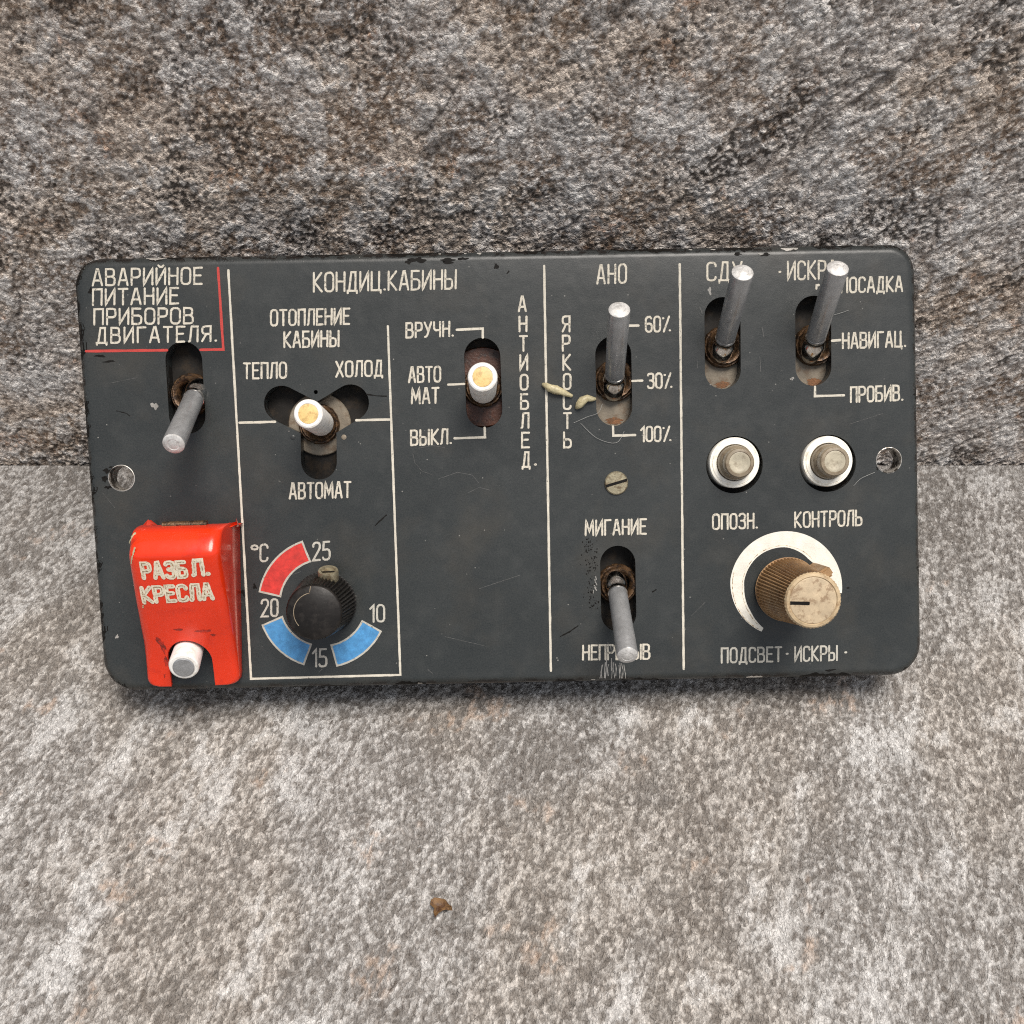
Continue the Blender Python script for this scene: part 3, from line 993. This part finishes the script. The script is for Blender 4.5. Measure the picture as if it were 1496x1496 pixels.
# ---------------------------------------------------------------- push buttons
for hole, ring in BUTTONS:
    p = PX(*ring, .6)
    o0 = (p.x, p.y, 0)
    bm = bmesh.new()
    lathe(bm, [(6.15, -5.0), (6.15, .2), (6.0, .55), (5.7, .62), (5.55, .5), (5.35, .75), (4.55, .8), (4.4, .6), (4.4, -3)], o0, n=64)
    ringo = obj('push_button', bm, M['ivory'], PANEL, 28)
    bm = bmesh.new()
    lathe(bm, [(4.3, -1.5), (4.25, 1.2), (4.05, 2.4), (3.62, 3.0), (3.58, 5.3), (3.3, 5.75), (2.7, 5.85), (2.55, 5.7)], o0, n=56)
    obj('plunger', bm, M['plunger'], ringo, 28)
    bm = bmesh.new()
    lathe(bm, [(2.56, 5.6), (2.54, 5.72), (2.3, 5.78), (1.9, 5.66), (0, 5.62)], o0, n=48)
    obj('plunger_face', bm, M['plunger_face'], ringo, 40)
    bm = bmesh.new()
    lathe(bm, [(7.6, -5.02), (0, -5.0)], o0, n=40)
    obj('hole_floor', bm, M['ink'], ringo)

# ---------------------------------------------------------------- knobs
def ribbed(nteeth, depth, z0, z1):
    def f(r, k, h):
        return r if (h <= z0 or h >= z1) else r * (1 - depth * (.5 + .5 * math.cos(2 * math.pi * k / 6)))
    return f
def knob(base, zt, r0, r1, body, teeth, name_label):
    p = PX(*base)
    o0 = (p.x, p.y, 0)
    bm = bmesh.new()
    prof = [(r0 * .86, .25), (r0 * .98, .5), (r0, 1.0), (r0 - (r0 - r1) * .04, 1.05), (r0 - (r0 - r1) * .5, zt * .5), (r1, zt - .75), (r1 * .985, zt - .7)]
    lathe(bm, prof, o0, n=teeth * 6, radfn=ribbed(teeth, .075, 1.02, zt - .72))
    return obj('rotary_knob', bm, body, PANEL, 30, name_label), o0
k1, o1 = knob((1149, 860.5), 21.0, 8.0, 6.35, M['brown'], 58, 'ribbed brown knob with a worn cream cap')
bm = bmesh.new()
lathe(bm, [(6.25, 20.25), (6.42, 20.35), (6.45, 20.7), (6.1, 21.15), (5.55, 21.25), (5.38, 21.05)], o1, n=96, radfn=lambda r, k, h: r * (1 + (.012 if (k // 1) % 2 else -.012)) if h < 21 and r > 6 else r)
obj('cap_rim', bm, M['cream'], k1, 40)
bm = bmesh.new()
lathe(bm, [(5.4, 21.0), (5.3, 21.12), (5.1, 21.16), (0, 21.16)], o1, n=64)
cf = obj('cap_face', bm, M['creamface'], k1, 40)
bm = bmesh.new()
q0, q1 = PX(1154.5, 881, 21.2), PX(1183, 881.6, 21.2)
ribbon(bm, [q0[:2], q1[:2]], .8, z=21.19, caps=False, jit=.06)
obj('pointer_line', bm, M['ink'], k1, 0)
# raised brown lug beside the knob
bm = box_bm((-1.3, -2.2, 0), (1.3, 2.2, 11), .5)
bmesh.ops.rotate(bm, cent=(0, 0, 0), matrix=Matrix.Rotation(rad(-57), 3, 'Z'), verts=bm.verts)
c = PX(1206, 839, 12)
bmesh.ops.translate(bm, vec=(c.x - .3, c.y - .3, 1.0), verts=bm.verts)
obj('knob_lug', bm, M['brown'], k1)

k2, o2 = knob((475, 880.5), 16.5, 7.75, 6.55, M['black'], 50, 'ribbed black knob in the temperature scale')
bm = bmesh.new()
lathe(bm, [(6.45, 15.7), (6.3, 16.1), (5.9, 16.4), (0, 16.5)], o2, n=72)
obj('cap_face', bm, M['black'], k2, 40)
# half-moon ridge and groove on the black cap
bm = bmesh.new()
ang = [rad(a) for a in range(100, 221, 8)]
ribbon(bm, [(o2[0] + 4.6 * math.cos(a), o2[1] + 4.6 * math.sin(a)) for a in ang], .17, z=16.5, jit=.1, caps=False)
ribbon(bm, [(o2[0] - .75, o2[1] + 4.7), (o2[0] - .45, o2[1] + 6.1)], .16, z=16.5, jit=.1, caps=False)
obj('cap_ridge', bm, M['plunger'], k2, 0)
# slotted set screw in the flank of the black knob
sx = Vector((0.05, .90, .42)).normalized()
sp = PX(479.3, 833, 6.0)
bm = bmesh.new()
lathe(bm, [(2.35, -3.5), (2.45, -.4), (2.3, 0), (1.75, .02), (1.6, -.5), (0, -.5)], sp, sx, 36)
scr = obj('set_screw', bm, M['brass'], k2, 40)
bm = bmesh.new()
Rr = frame(sx)
vs = [sp + Rr @ Vector(v) for v in ((-1.6, -.3, -.44), (1.6, -.3, -.44), (1.6, .3, -.44), (-1.6, .3, -.44))]
bm.faces.new([bm.verts.new(v) for v in vs])

obj('screw_slot', bm, M['ink'], k2, 0)

# slotted panel screw
p = PX(900.3, 705.7)
bm = bmesh.new()
a0 = rad(15.5)
lathe(bm, [(2.85, -.3), (2.85, .35), (2.6, .62), (0, .66)], (p.x, p.y, 0), n=48)
for nrm, off in ((Vector((-math.sin(a0), math.cos(a0), 0)), .36), (Vector((-math.sin(a0), math.cos(a0), 0)), -.36)):
    bmesh.ops.bisect_plane(bm, geom=bm.verts[:] + bm.edges[:] + bm.faces[:], plane_co=Vector((p.x, p.y, 0)) + nrm * off, plane_no=nrm)
for v in [v for v in bm.verts if v.co.z > .6 and abs((v.co - Vector((p.x, p.y, v.co.z))).dot(Vector((-math.sin(a0), math.cos(a0), 0)))) < .3]:
    v.co.z = .25
scr = obj('panel_screw', bm, M['brass'], PANEL, 30, 'slotted rusty screw head')
bm = bmesh.new()
d = Vector((math.cos(a0), math.sin(a0)))
ribbon(bm, [(p.x - d.x * 2.75, p.y - d.y * 2.75), (p.x + d.x * 2.75, p.y + d.y * 2.75)], .62, z=.66, caps=False, jit=.1)
obj('screw_slot', bm, M['ink'], scr, 0)
# rivets beside the three-way slot
for u, v, r_, m in ((502.5, 638.7, .62, 'washer'), (427.8, 638.9, .55, 'panel')):
    q = PX(u, v)
    bm = bmesh.new()
    lathe(bm, [(r_, -.1), (r_, .12), (r_ * .7, .2), (0, .2)], (q.x, q.y, 0), n=20)
    obj('rivet', bm, M[m], PANEL, 40)

# ---------------------------------------------------------------- red switch guard
GX0, GX1 = PX(222, 880).x, PX(353.5, 880).x
def gx0(y):
    return float(np.interp(y, [PX(275, 1000).y, PX(275, 790).y], [PX(221, 1000).x, PX(227, 790).x]))
def gx1(y):
    return float(np.interp(y, [PX(275, 1000).y, PX(275, 790).y], [PX(355, 1000).x, PX(351.5, 790).x]))
prof_px = [(767, 5), (766, 9.5), (768, 13.8), (774, 17.2), (784, 19.0), (804, 20.5), (816, 20.4), (845, 18.0), (875, 15.4), (905, 12.4), (935, 9.2), (965, 6.2), (990, 4.2), (1002, 3.4)]
GP = [(PX(275, v, z).y, z) for v, z in prof_px]
GS = []
for i in range(len(GP) - 1):
    for k in range(4):
        t = k / 4
        p0, p1, p2, p3 = GP[max(i - 1, 0)], GP[i], GP[i + 1], GP[min(i + 2, len(GP) - 1)]
        cr = lambda a, b, c, d: .5 * ((2 * b) + (-a + c) * t + (2 * a - 5 * b + 4 * c - d) * t * t + (-a + 3 * b - 3 * c + d) * t ** 3)
        GS.append((cr(p0[0], p1[0], p2[0], p3[0]), cr(p0[1], p1[1], p2[1], p3[1])))
GS.append(GP[-1])
_top = max(range(len(GS)), key=lambda i: GS[i][1])
def gz(y):
    q = GS[_top:][::-1]
    return float(np.interp(y, [p[0] for p in q], [p[1] for p in q]))
def guard_mesh():
    bm = bmesh.new()
    rows = []
    P = GS
    # the sheet: wall - rounded shoulder - face - shoulder - wall; the walls reach down to z .5
    for (y, z) in P:
        ytop = GP[0][0] - .2
        row = []
        dend = y - GP[-1][0]
        ins = 2.2 - math.sqrt(max(0, 2.2 ** 2 - (2.2 - dend) ** 2)) if dend < 2.2 else 0
        for (xs, sg) in ((gx0(y) + ins, 1), (gx1(y) - ins, -1)):
            rr = min(3.0 if sg > 0 else 2.3, z * .35)
            part = [(xs, .45), (xs, (z - rr) * .5 + .22)]
            for k in range(7):
                a = math.pi / 2 * k / 6
                part.append((xs + sg * rr * (1 - math.cos(a)), z - rr + rr * math.sin(a)))
            row += part if sg > 0 else part[::-1]
        # a few face points in between
        f = row[:9] + [((row[8][0] * (1 - t) + row[9][0] * t), z + .25 * math.sin(math.pi * t)) for t in np.linspace(0, 1, 18)[1:-1]] + row[9:]
        rows.append([bm.verts.new((x, min(y, ytop) if zz < 1 else y, zz)) for x, zz in f])
    for A, B in zip(rows, rows[1:]):
        for k in range(len(A) - 1):
            bm.faces.new((A[k], A[k + 1], B[k + 1], B[k]))
    return bm
bm = guard_mesh()
bmesh.ops.triangulate(bm, faces=[f for f in bm.faces if len(f.verts) > 4])
GUARD = obj('switch_guard', bm, M['guard'], PANEL, 40, 'glossy red flip-up guard with worn white lettering')
sol = GUARD.modifiers.new('s', 'SOLIDIFY'); sol.thickness = 1.0 * MM; sol.offset = -1
# the arch: cut with a stadium in the front face
pa, pb = PX(278.5, 964, 6), PX(281.5, 1060, 4)
r_ = 32.0 * K / 1.02
dd = (pb - pa).to_2d().normalized(); base = math.atan2(dd.y, dd.x)
pts = [Vector((pa.x, pa.y)) + Vector((math.cos(base + math.pi / 2 + math.pi * k / 24), math.sin(base + math.pi / 2 + math.pi * k / 24))) * r_ for k in range(25)]
pts += [Vector((pb.x, pb.y)) + Vector((math.cos(base - math.pi / 2), math.sin(base - math.pi / 2))) * r_, Vector((pb.x, pb.y)) + Vector((math.cos(base + math.pi / 2), math.sin(base + math.pi / 2))) * r_]
cu = obj('cutter', prism(pts, -2, 30), M['guard'], PANEL, 0)
md = GUARD.modifiers.new('b', 'BOOLEAN'); md.operation = 'DIFFERENCE'; md.solver = 'EXACT'; md.object = cu
bv = GUARD.modifiers.new('v', 'BEVEL'); bv.width = .25 * MM; bv.segments = 2; bv.limit_method = 'ANGLE'; bv.angle_limit = rad(60)
bpy.context.view_layer.update()
dg = bpy.context.evaluated_depsgraph_get()
new = bpy.data.meshes.new_from_object(GUARD.evaluated_get(dg))
GUARD.modifiers.clear()
GUARD.data = new
bpy.data.objects.remove(cu)
while len(new.materials) > 1:
    new.materials.pop()
for p in new.polygons:
    p.material_index = 0
    p.use_smooth = True
new.set_sharp_from_angle(angle=rad(40))
# hinge spring at the head of the guard
bm = bmesh.new()
h0, h1 = PX(238, 768, 12.6), PX(303, 766, 12.6)
tube(bm, [h0, h1], .95, 16)
obj('hinge', bm, M['bushing'], GUARD)
zf = lambda q: gz(q.y) + .10 + .25 * math.sin(math.pi * max(0, min(1, (q.x - gx0(q.y) - 3.0) / (gx1(q.y) - gx0(q.y) - 5.3))))
def guard_text(s, a, b, h, gap):
    zc = gz(PX(*a, 15).y)
    lettering(s, a, b, h, 'guardletter', 6.0, GUARD, z=.0, zpx=zc, zfn=zf, gap=gap)
    lettering(s, a, b, h, 'groove', 1.0, GUARD, z=.05, zpx=zc, zfn=zf, gap=gap, name='lettering_groove')
guard_text('РАЗБ', (211, 844.5), (274, 842), 22.5, .26)
guard_text('Л.', (283.5, 840), (305.5, 838.6), 22, .2)
guard_text('КРЕСЛА', (211, 880), (311.5, 874), 22.5, .24)
# grime rubbed in beside the notch
for u, v, w, h in ((238, 944, 9, 26), (243, 966, 7, 22), (240, 988, 8, 14), (231, 935, 6, 10), (297, 921, 26, 5), (262, 919, 14, 4), (276, 876, 6, 3), (312, 927, 8, 4)):
    rg = random.Random(u)
    c = PX(u, v, gz(PX(u, v, 6).y))
    bm = bmesh.new()
    ring_ = []
    for k in range(18):
        t = 2 * math.pi * k / 18
        r = rg.uniform(.55, 1.15)
        q = Vector((c.x + w * K * .5 * r * math.cos(t), c.y + h * K * .5 * r * math.sin(t)))
        ring_.append(bm.verts.new((q.x, q.y, zf(q) - .06)))
    m_ = bm.verts.new((c.x, c.y, zf(c) - .05))
    for k in range(18):
        bm.faces.new((ring_[k], ring_[(k + 1) % 18], m_))
    obj('grime_mark', bm, M['grime'], GUARD, 60)
# paint chips on the left shoulder of the guard
bm = bmesh.new()
for a, b in (((194, 792), (200, 784)), ((199, 783), (206, 777)), ((196, 822), (200, 812)), ((199, 815), (204, 803)), ((202, 806), (205, 798)), ((203, 890), (204, 887))):
    A, B = PX(*a, 17), PX(*b, 17)
    def zshoulder(q):
        rr = 3.0
        x = max(0.0, min(rr, q.x - gx0(q.y)))
        return gz(q.y) - rr + math.sqrt(max(0, rr * rr - (rr - x) ** 2)) + .06
    ribbon(bm, [(max(A.x, gx0(A.y) + .4), A.y), (max(B.x, gx0(B.y) + .5), B.y)], .32, z=0, jit=.5, step=.25, zfn=zshoulder)
obj('paint_chips', bm, M['glue'], GUARD, 0)

# ---------------------------------------------------------------- wear, glue, lint on the panel
bm = bmesh.new()
tube(bm, [PX(792, 561.5, .35), PX(797, 563, .7), PX(803, 566.5, 1.0), PX(812, 569.5, 1.05), PX(820, 572, .9), PX(828, 576, .7), PX(836, 579, .4)], [.3, .65, .95, 1.05, .85, .65, .3], 12)
tube(bm, [PX(842, 597, .35), PX(846, 592, .9), PX(851, 585.5, 1.0), PX(858, 581.5, .9), PX(865, 583, .7), PX(870, 583, .4)], [.35, .95, 1.05, .9, .6, .35], 12)
for v in bm.verts:
    v.co += Vector((random.uniform(-.09, .09), random.uniform(-.09, .09), random.uniform(-.06, .06)))
obj('glue_residue', bm, M['glue'], PANEL, 80)
def scratch(pts, w, mat='scuff'):
    bm = bmesh.new()
    ribbon(bm, [PX(*p)[:2] for p in pts], w * K, z=.03, jit=.5, step=.5, caps=False)
    obj('scratch', bm, M[mat], FACE, 0)
for k in range(13):                                    # drag marks below the lower lever
    x0 = 877 + k * 3.0 + random.uniform(-1.5, 1.5)
    y0 = 962 + abs(k - 6) * 2.0 + random.uniform(-5, 5)
    L_ = random.uniform(14, 27) if k % 3 else 33
    wob = random.uniform(-1.5, 1.5)
    scratch([(x0 + (6 - k) * .3, y0), (x0 + wob, y0 + L_ * .4), (x0 - wob - (6 - k) * .2, min(991, y0 + L_))], random.uniform(.7, 1.6))
for k in range(4):
    scratch([(884 + 4 * k, 936 + random.uniform(0, 8)), (886 + 3.4 * k, 950)], .7)
for k in range(6):
    y0 = 842 + 4 * k
    scratch([(868 + random.uniform(-3, 3), y0), (869 + random.uniform(-3, 3), y0 + 5)], 1.4)
for a, b in (((1113, 478), (1116, 492)), ((1110, 520), (1111, 543)), ((1018, 524), (1019, 538)), ((1022, 448), (1026, 458)), ((466, 982), (471, 977)), ((625, 978), (632, 984))):
    scratch([a, b], 1.0, 'faint')
for pts in ([(603, 662), (606, 676), (616, 688), (632, 694)], [(640, 700), (668, 690), (690, 694), (700, 706)], [(684, 720), (700, 712), (716, 716)], [(610, 655), (632, 651), (650, 654)], [(425, 840), (440, 835)],
            [(700, 860), (760, 840)], [(650, 930), (710, 944)], [(1010, 900), (1030, 880)], [(160, 560), (200, 552)], [(150, 720), (168, 742)], [(1240, 620), (1290, 604)]):
    scratch(pts, .6, 'faint')
scratch([(818, 930), (832, 923), (845, 914)], 1.8, 'ink')
scratch([(548, 768), (554, 762), (565, 752)], 2.2, 'ink')
scratch([(953, 865), (959, 861)], 2.4, 'ink'); scratch([(1237, 859), (1241, 858.5)], 1.5, 'ink'); scratch([(535, 576), (548, 578), (565, 579)], 1.6, 'ink')
scratch([(170, 600), (185, 604), (190, 608)], 1.0, 'ink'); scratch([(740, 400), (744, 396)], 2, 'ink')
def blotch(u, v, w, h, mat='ink', seed=0):
    rb = random.Random(seed + int(u * 7 + v))
    c = PX(u, v)
    bm = bmesh.new()
    n = 26
    ph = [rb.uniform(0, 6.28) for _ in range(4)]
    P = []
    for k in range(n):
        t = 2 * math.pi * k / n
        r = 1 + .25 * math.sin(2 * t + ph[0]) + .22 * math.sin(3 * t + ph[1]) + .2 * math.sin(5 * t + ph[2]) + rb.uniform(-.14, .14)
        P.append(bm.verts.new((c.x + w * K * .5 * r * math.cos(t), c.y + h * K * .5 * r * math.sin(t), .022)))
    bm.faces.new(P)
    bmesh.ops.triangulate(bm, faces=bm.faces[:])
    obj('paint_chip', bm, M[mat], FACE, 0)
for u, v, w, h in ((610, 380, 22, 8), (596, 383, 9, 5), (655, 381, 20, 7), (676, 378, 12, 4), (725, 389, 5, 9), (158, 688, 12, 7), (153, 700, 7, 9), (158, 712, 9, 5), (164, 683, 8, 4), (132, 425, 5, 8),
                   (1078, 371, 10, 4), (1118, 372, 14, 4), (372, 857, 6, 6), (355, 866, 4, 10), (146, 520, 12, 4), (160, 528, 14, 3), (1213, 979, 12, 3), (1282, 684, 4, 4)):
    blotch(u, v, w, h)
for u, v, w, h in ((226, 593, 9, 9), (1158, 553, 4, 4), (1037, 425, 5, 9), (1156, 554, 3, 3), (860, 955, 3, 2), (1112, 371, 9, 3), (171, 930, 4, 6)):
    blotch(u, v, w, h, 'scuff')
bm = bmesh.new()
for k in range(170):                                   # peeled black specks left of the lower slot
    v = random.uniform(786, 890); u = 861 + random.gauss(0, 5) + (v - 786) * .06
    q = PX(u, v)
    r = random.uniform(.04, .24) * (1.4 if random.random() < .2 else 1)
    bm.faces.new([bm.verts.new((q.x + r * random.uniform(.3, 1.2) * math.cos(t), q.y + r * random.uniform(.5, 1.3) * math.sin(t), .035)) for t in [2 * math.pi * j / 7 for j in range(7)]])
pe = obj('peeled_specks', bm, M['ink'], FACE, 0)
pe['kind'] = 'stuff'

# chips along the rounded rim: bright metal and black
_ol = {}
def rim_pos(i, a):
    """point on the rounded edge: i runs clockwise round the outline (15 stations per corner), a degrees off the face normal"""
    off = round((RF + .03) * (1 - math.sin(rad(a))) - .03, 3)
    if off not in _ol:
        _ol[off] = outline(off)
    P = _ol[off]
    k = int(math.floor(i)) % len(P)
    p = P[k].lerp(P[(k + 1) % len(P)], i - math.floor(i))
    return Vector((p.x, p.y, -RF + (RF + .03) * math.cos(rad(a))))
def rim_patch(bm, edge, t0, t1, a0, a1):
    """patch on the rounding; edge 0 top, 1 right, 2 bottom, 3 left with t along it; edge None takes outline stations"""
    if edge is None:
        i0, i1, n = t0, t1, max(8, int(abs(t1 - t0) * 3))
    else:
        base = 15 * edge + 14
        i0, i1, n = base + t0, base + t1, max(4, int(abs(t1 - t0) * (200 if edge in (0, 2) else 105) / .6))
    rows = []
    wv = [random.uniform(0, 6.28) for _ in range(3)]
    for q in range(n + 1):
        f = q / n
        env = math.sin(math.pi * (q + .35) / (n + .7)) ** .4
        lo = a1 - (a1 - a0) * env * (1 + .22 * math.sin(f * 9 + wv[0]) + .18 * math.sin(f * 23 + wv[1]) + random.uniform(-.12, .12)) * .85
        rows.append([bm.verts.new(rim_pos(i0 + (i1 - i0) * f, max(0.5, lo) + (a1 - max(0.5, lo)) * j / 4)) for j in range(5)])
    for R0, R1 in zip(rows, rows[1:]):
        for j in range(4):
            bm.faces.new((R0[j], R0[j + 1], R1[j + 1], R1[j]))
def rim_part(name, mat, *a):
    bm = bmesh.new()
    rim_patch(bm, *a)
    obj(name, bm, M[mat], FACE, 60)
for q in ((0, .862, .884, 25, 50), (0, .056, .082, 40, 66), (2, .170, .192, 35, 66)):
    rim_part('metal_chip', 'chip', *q)
for k in range(8):
    t = random.uniform(.1, .9)
    rim_part('metal_chip', 'chip', random.choice((0, 0, 2, 3)), t, t + random.uniform(.003, .007), 40, random.uniform(50, 60))
for q in ((0, .05, .15, 34, 98), (0, .24, .31, 40, 95), (0, .33, .45, 36, 95), (0, .52, .56, 30, 92), (0, .60, .78, 38, 98), (0, .79, .83, 22, 75), (0, .90, .96, 30, 98),
          (None, -1.0, 10.5, 12, 98), (None, 15.5, 23, 40, 98), (None, 33, 42, 40, 95), (None, 47, 55, 25, 98),
          (3, .78, .985, 3, 98), (3, .60, .72, 8, 95), (3, .42, .55, 4, 98), (3, .33, .38, 14, 95), (3, .22, .31, 8, 95), (3, .04, .17, 3, 95), (2, .05, .12, 24, 70), (2, .30, .38, 45, 80), (2, .42, .45, 35, 85), (1, .30, .34, 30, 80), (1, .75, .82, 35, 90), (2, .62, .66, 26, 60), (2, .72, .80, 50, 80)):
    rim_part('bare_rim_patch', 'ink', *q)

# lint fibres
def fibre(pts, r=.035):
    bm = bmesh.new()
    P = [PX(u, v, z) for u, v, z in pts]
    Q = []
    for i in range(len(P) - 1):
        for k in range(5):
            t = k / 5
            a, b, c, d = P[max(i - 1, 0)], P[i], P[i + 1], P[min(i + 2, len(P) - 1)]
            Q.append(.5 * ((2 * b) + (c - a) * t + (2 * a - 5 * b + 4 * c - d) * t * t + (3 * b - a - 3 * c + d) * t ** 3))
    Q.append(P[-1])
    tube(bm, Q, r, 6)
    return obj('lint_fibre', bm, M['lint'], PANEL)
fibre([(838, 618, .2), (858, 609, .5), (874, 603, .6), (880, 590, .4)])
fibre([(848, 618, .2), (872, 640, .3), (900, 647, .3), (912, 630, .4)])
fibre([(1247, 710, .2), (1258, 699, .5), (1278, 690, .4)])
fibre([(1213, 461, .3), (1226, 458, .4), (1240, 453, .3)])

# ---------------------------------------------------------------- dry leaf scrap on the floor
c = floor_at(643, 1327)
bm = bmesh.new()
rl = random.Random(5)
shape = [(-2.1, 1.3), (-1.3, 2.0), (-.2, 1.9), (1.2, 1.5), (2.1, .2), (3.0, -1.4), (2.0, -.7), (.7, -.9), (-.2, -1.6), (-1.0, -2.7), (-1.4, -1.4), (-1.3, -.4), (-2.2, .3)]
top = [bm.verts.new((c.x + x, c.y + y, .9 + .10 * x * x + rl.uniform(0, .5))) for x, y in shape]
cv = bm.verts.new((c.x - .4, c.y + .2, .55))
mid_ = [bm.verts.new((c.x - .4 + (x + .4) * .55, c.y + .2 + (y - .2) * .55, .7 + rl.uniform(-.1, .35))) for x, y in shape]
for k in range(len(top)):
    k2 = (k + 1) % len(top)
    bm.faces.new((top[k], top[k2], mid_[k2], mid_[k]))
    bm.faces.new((mid_[k], mid_[k2], cv))
bmesh.ops.recalc_face_normals(bm, faces=bm.faces)
bmesh.ops.solidify(bm, geom=bm.faces[:], thickness=.2)
lf = obj('leaf_scrap', bm, M['leaf'], None, 60)
lf['label'] = 'small curled brown scrap of dry leaf lying on the pale stone floor'
lf['category'] = 'leaf'
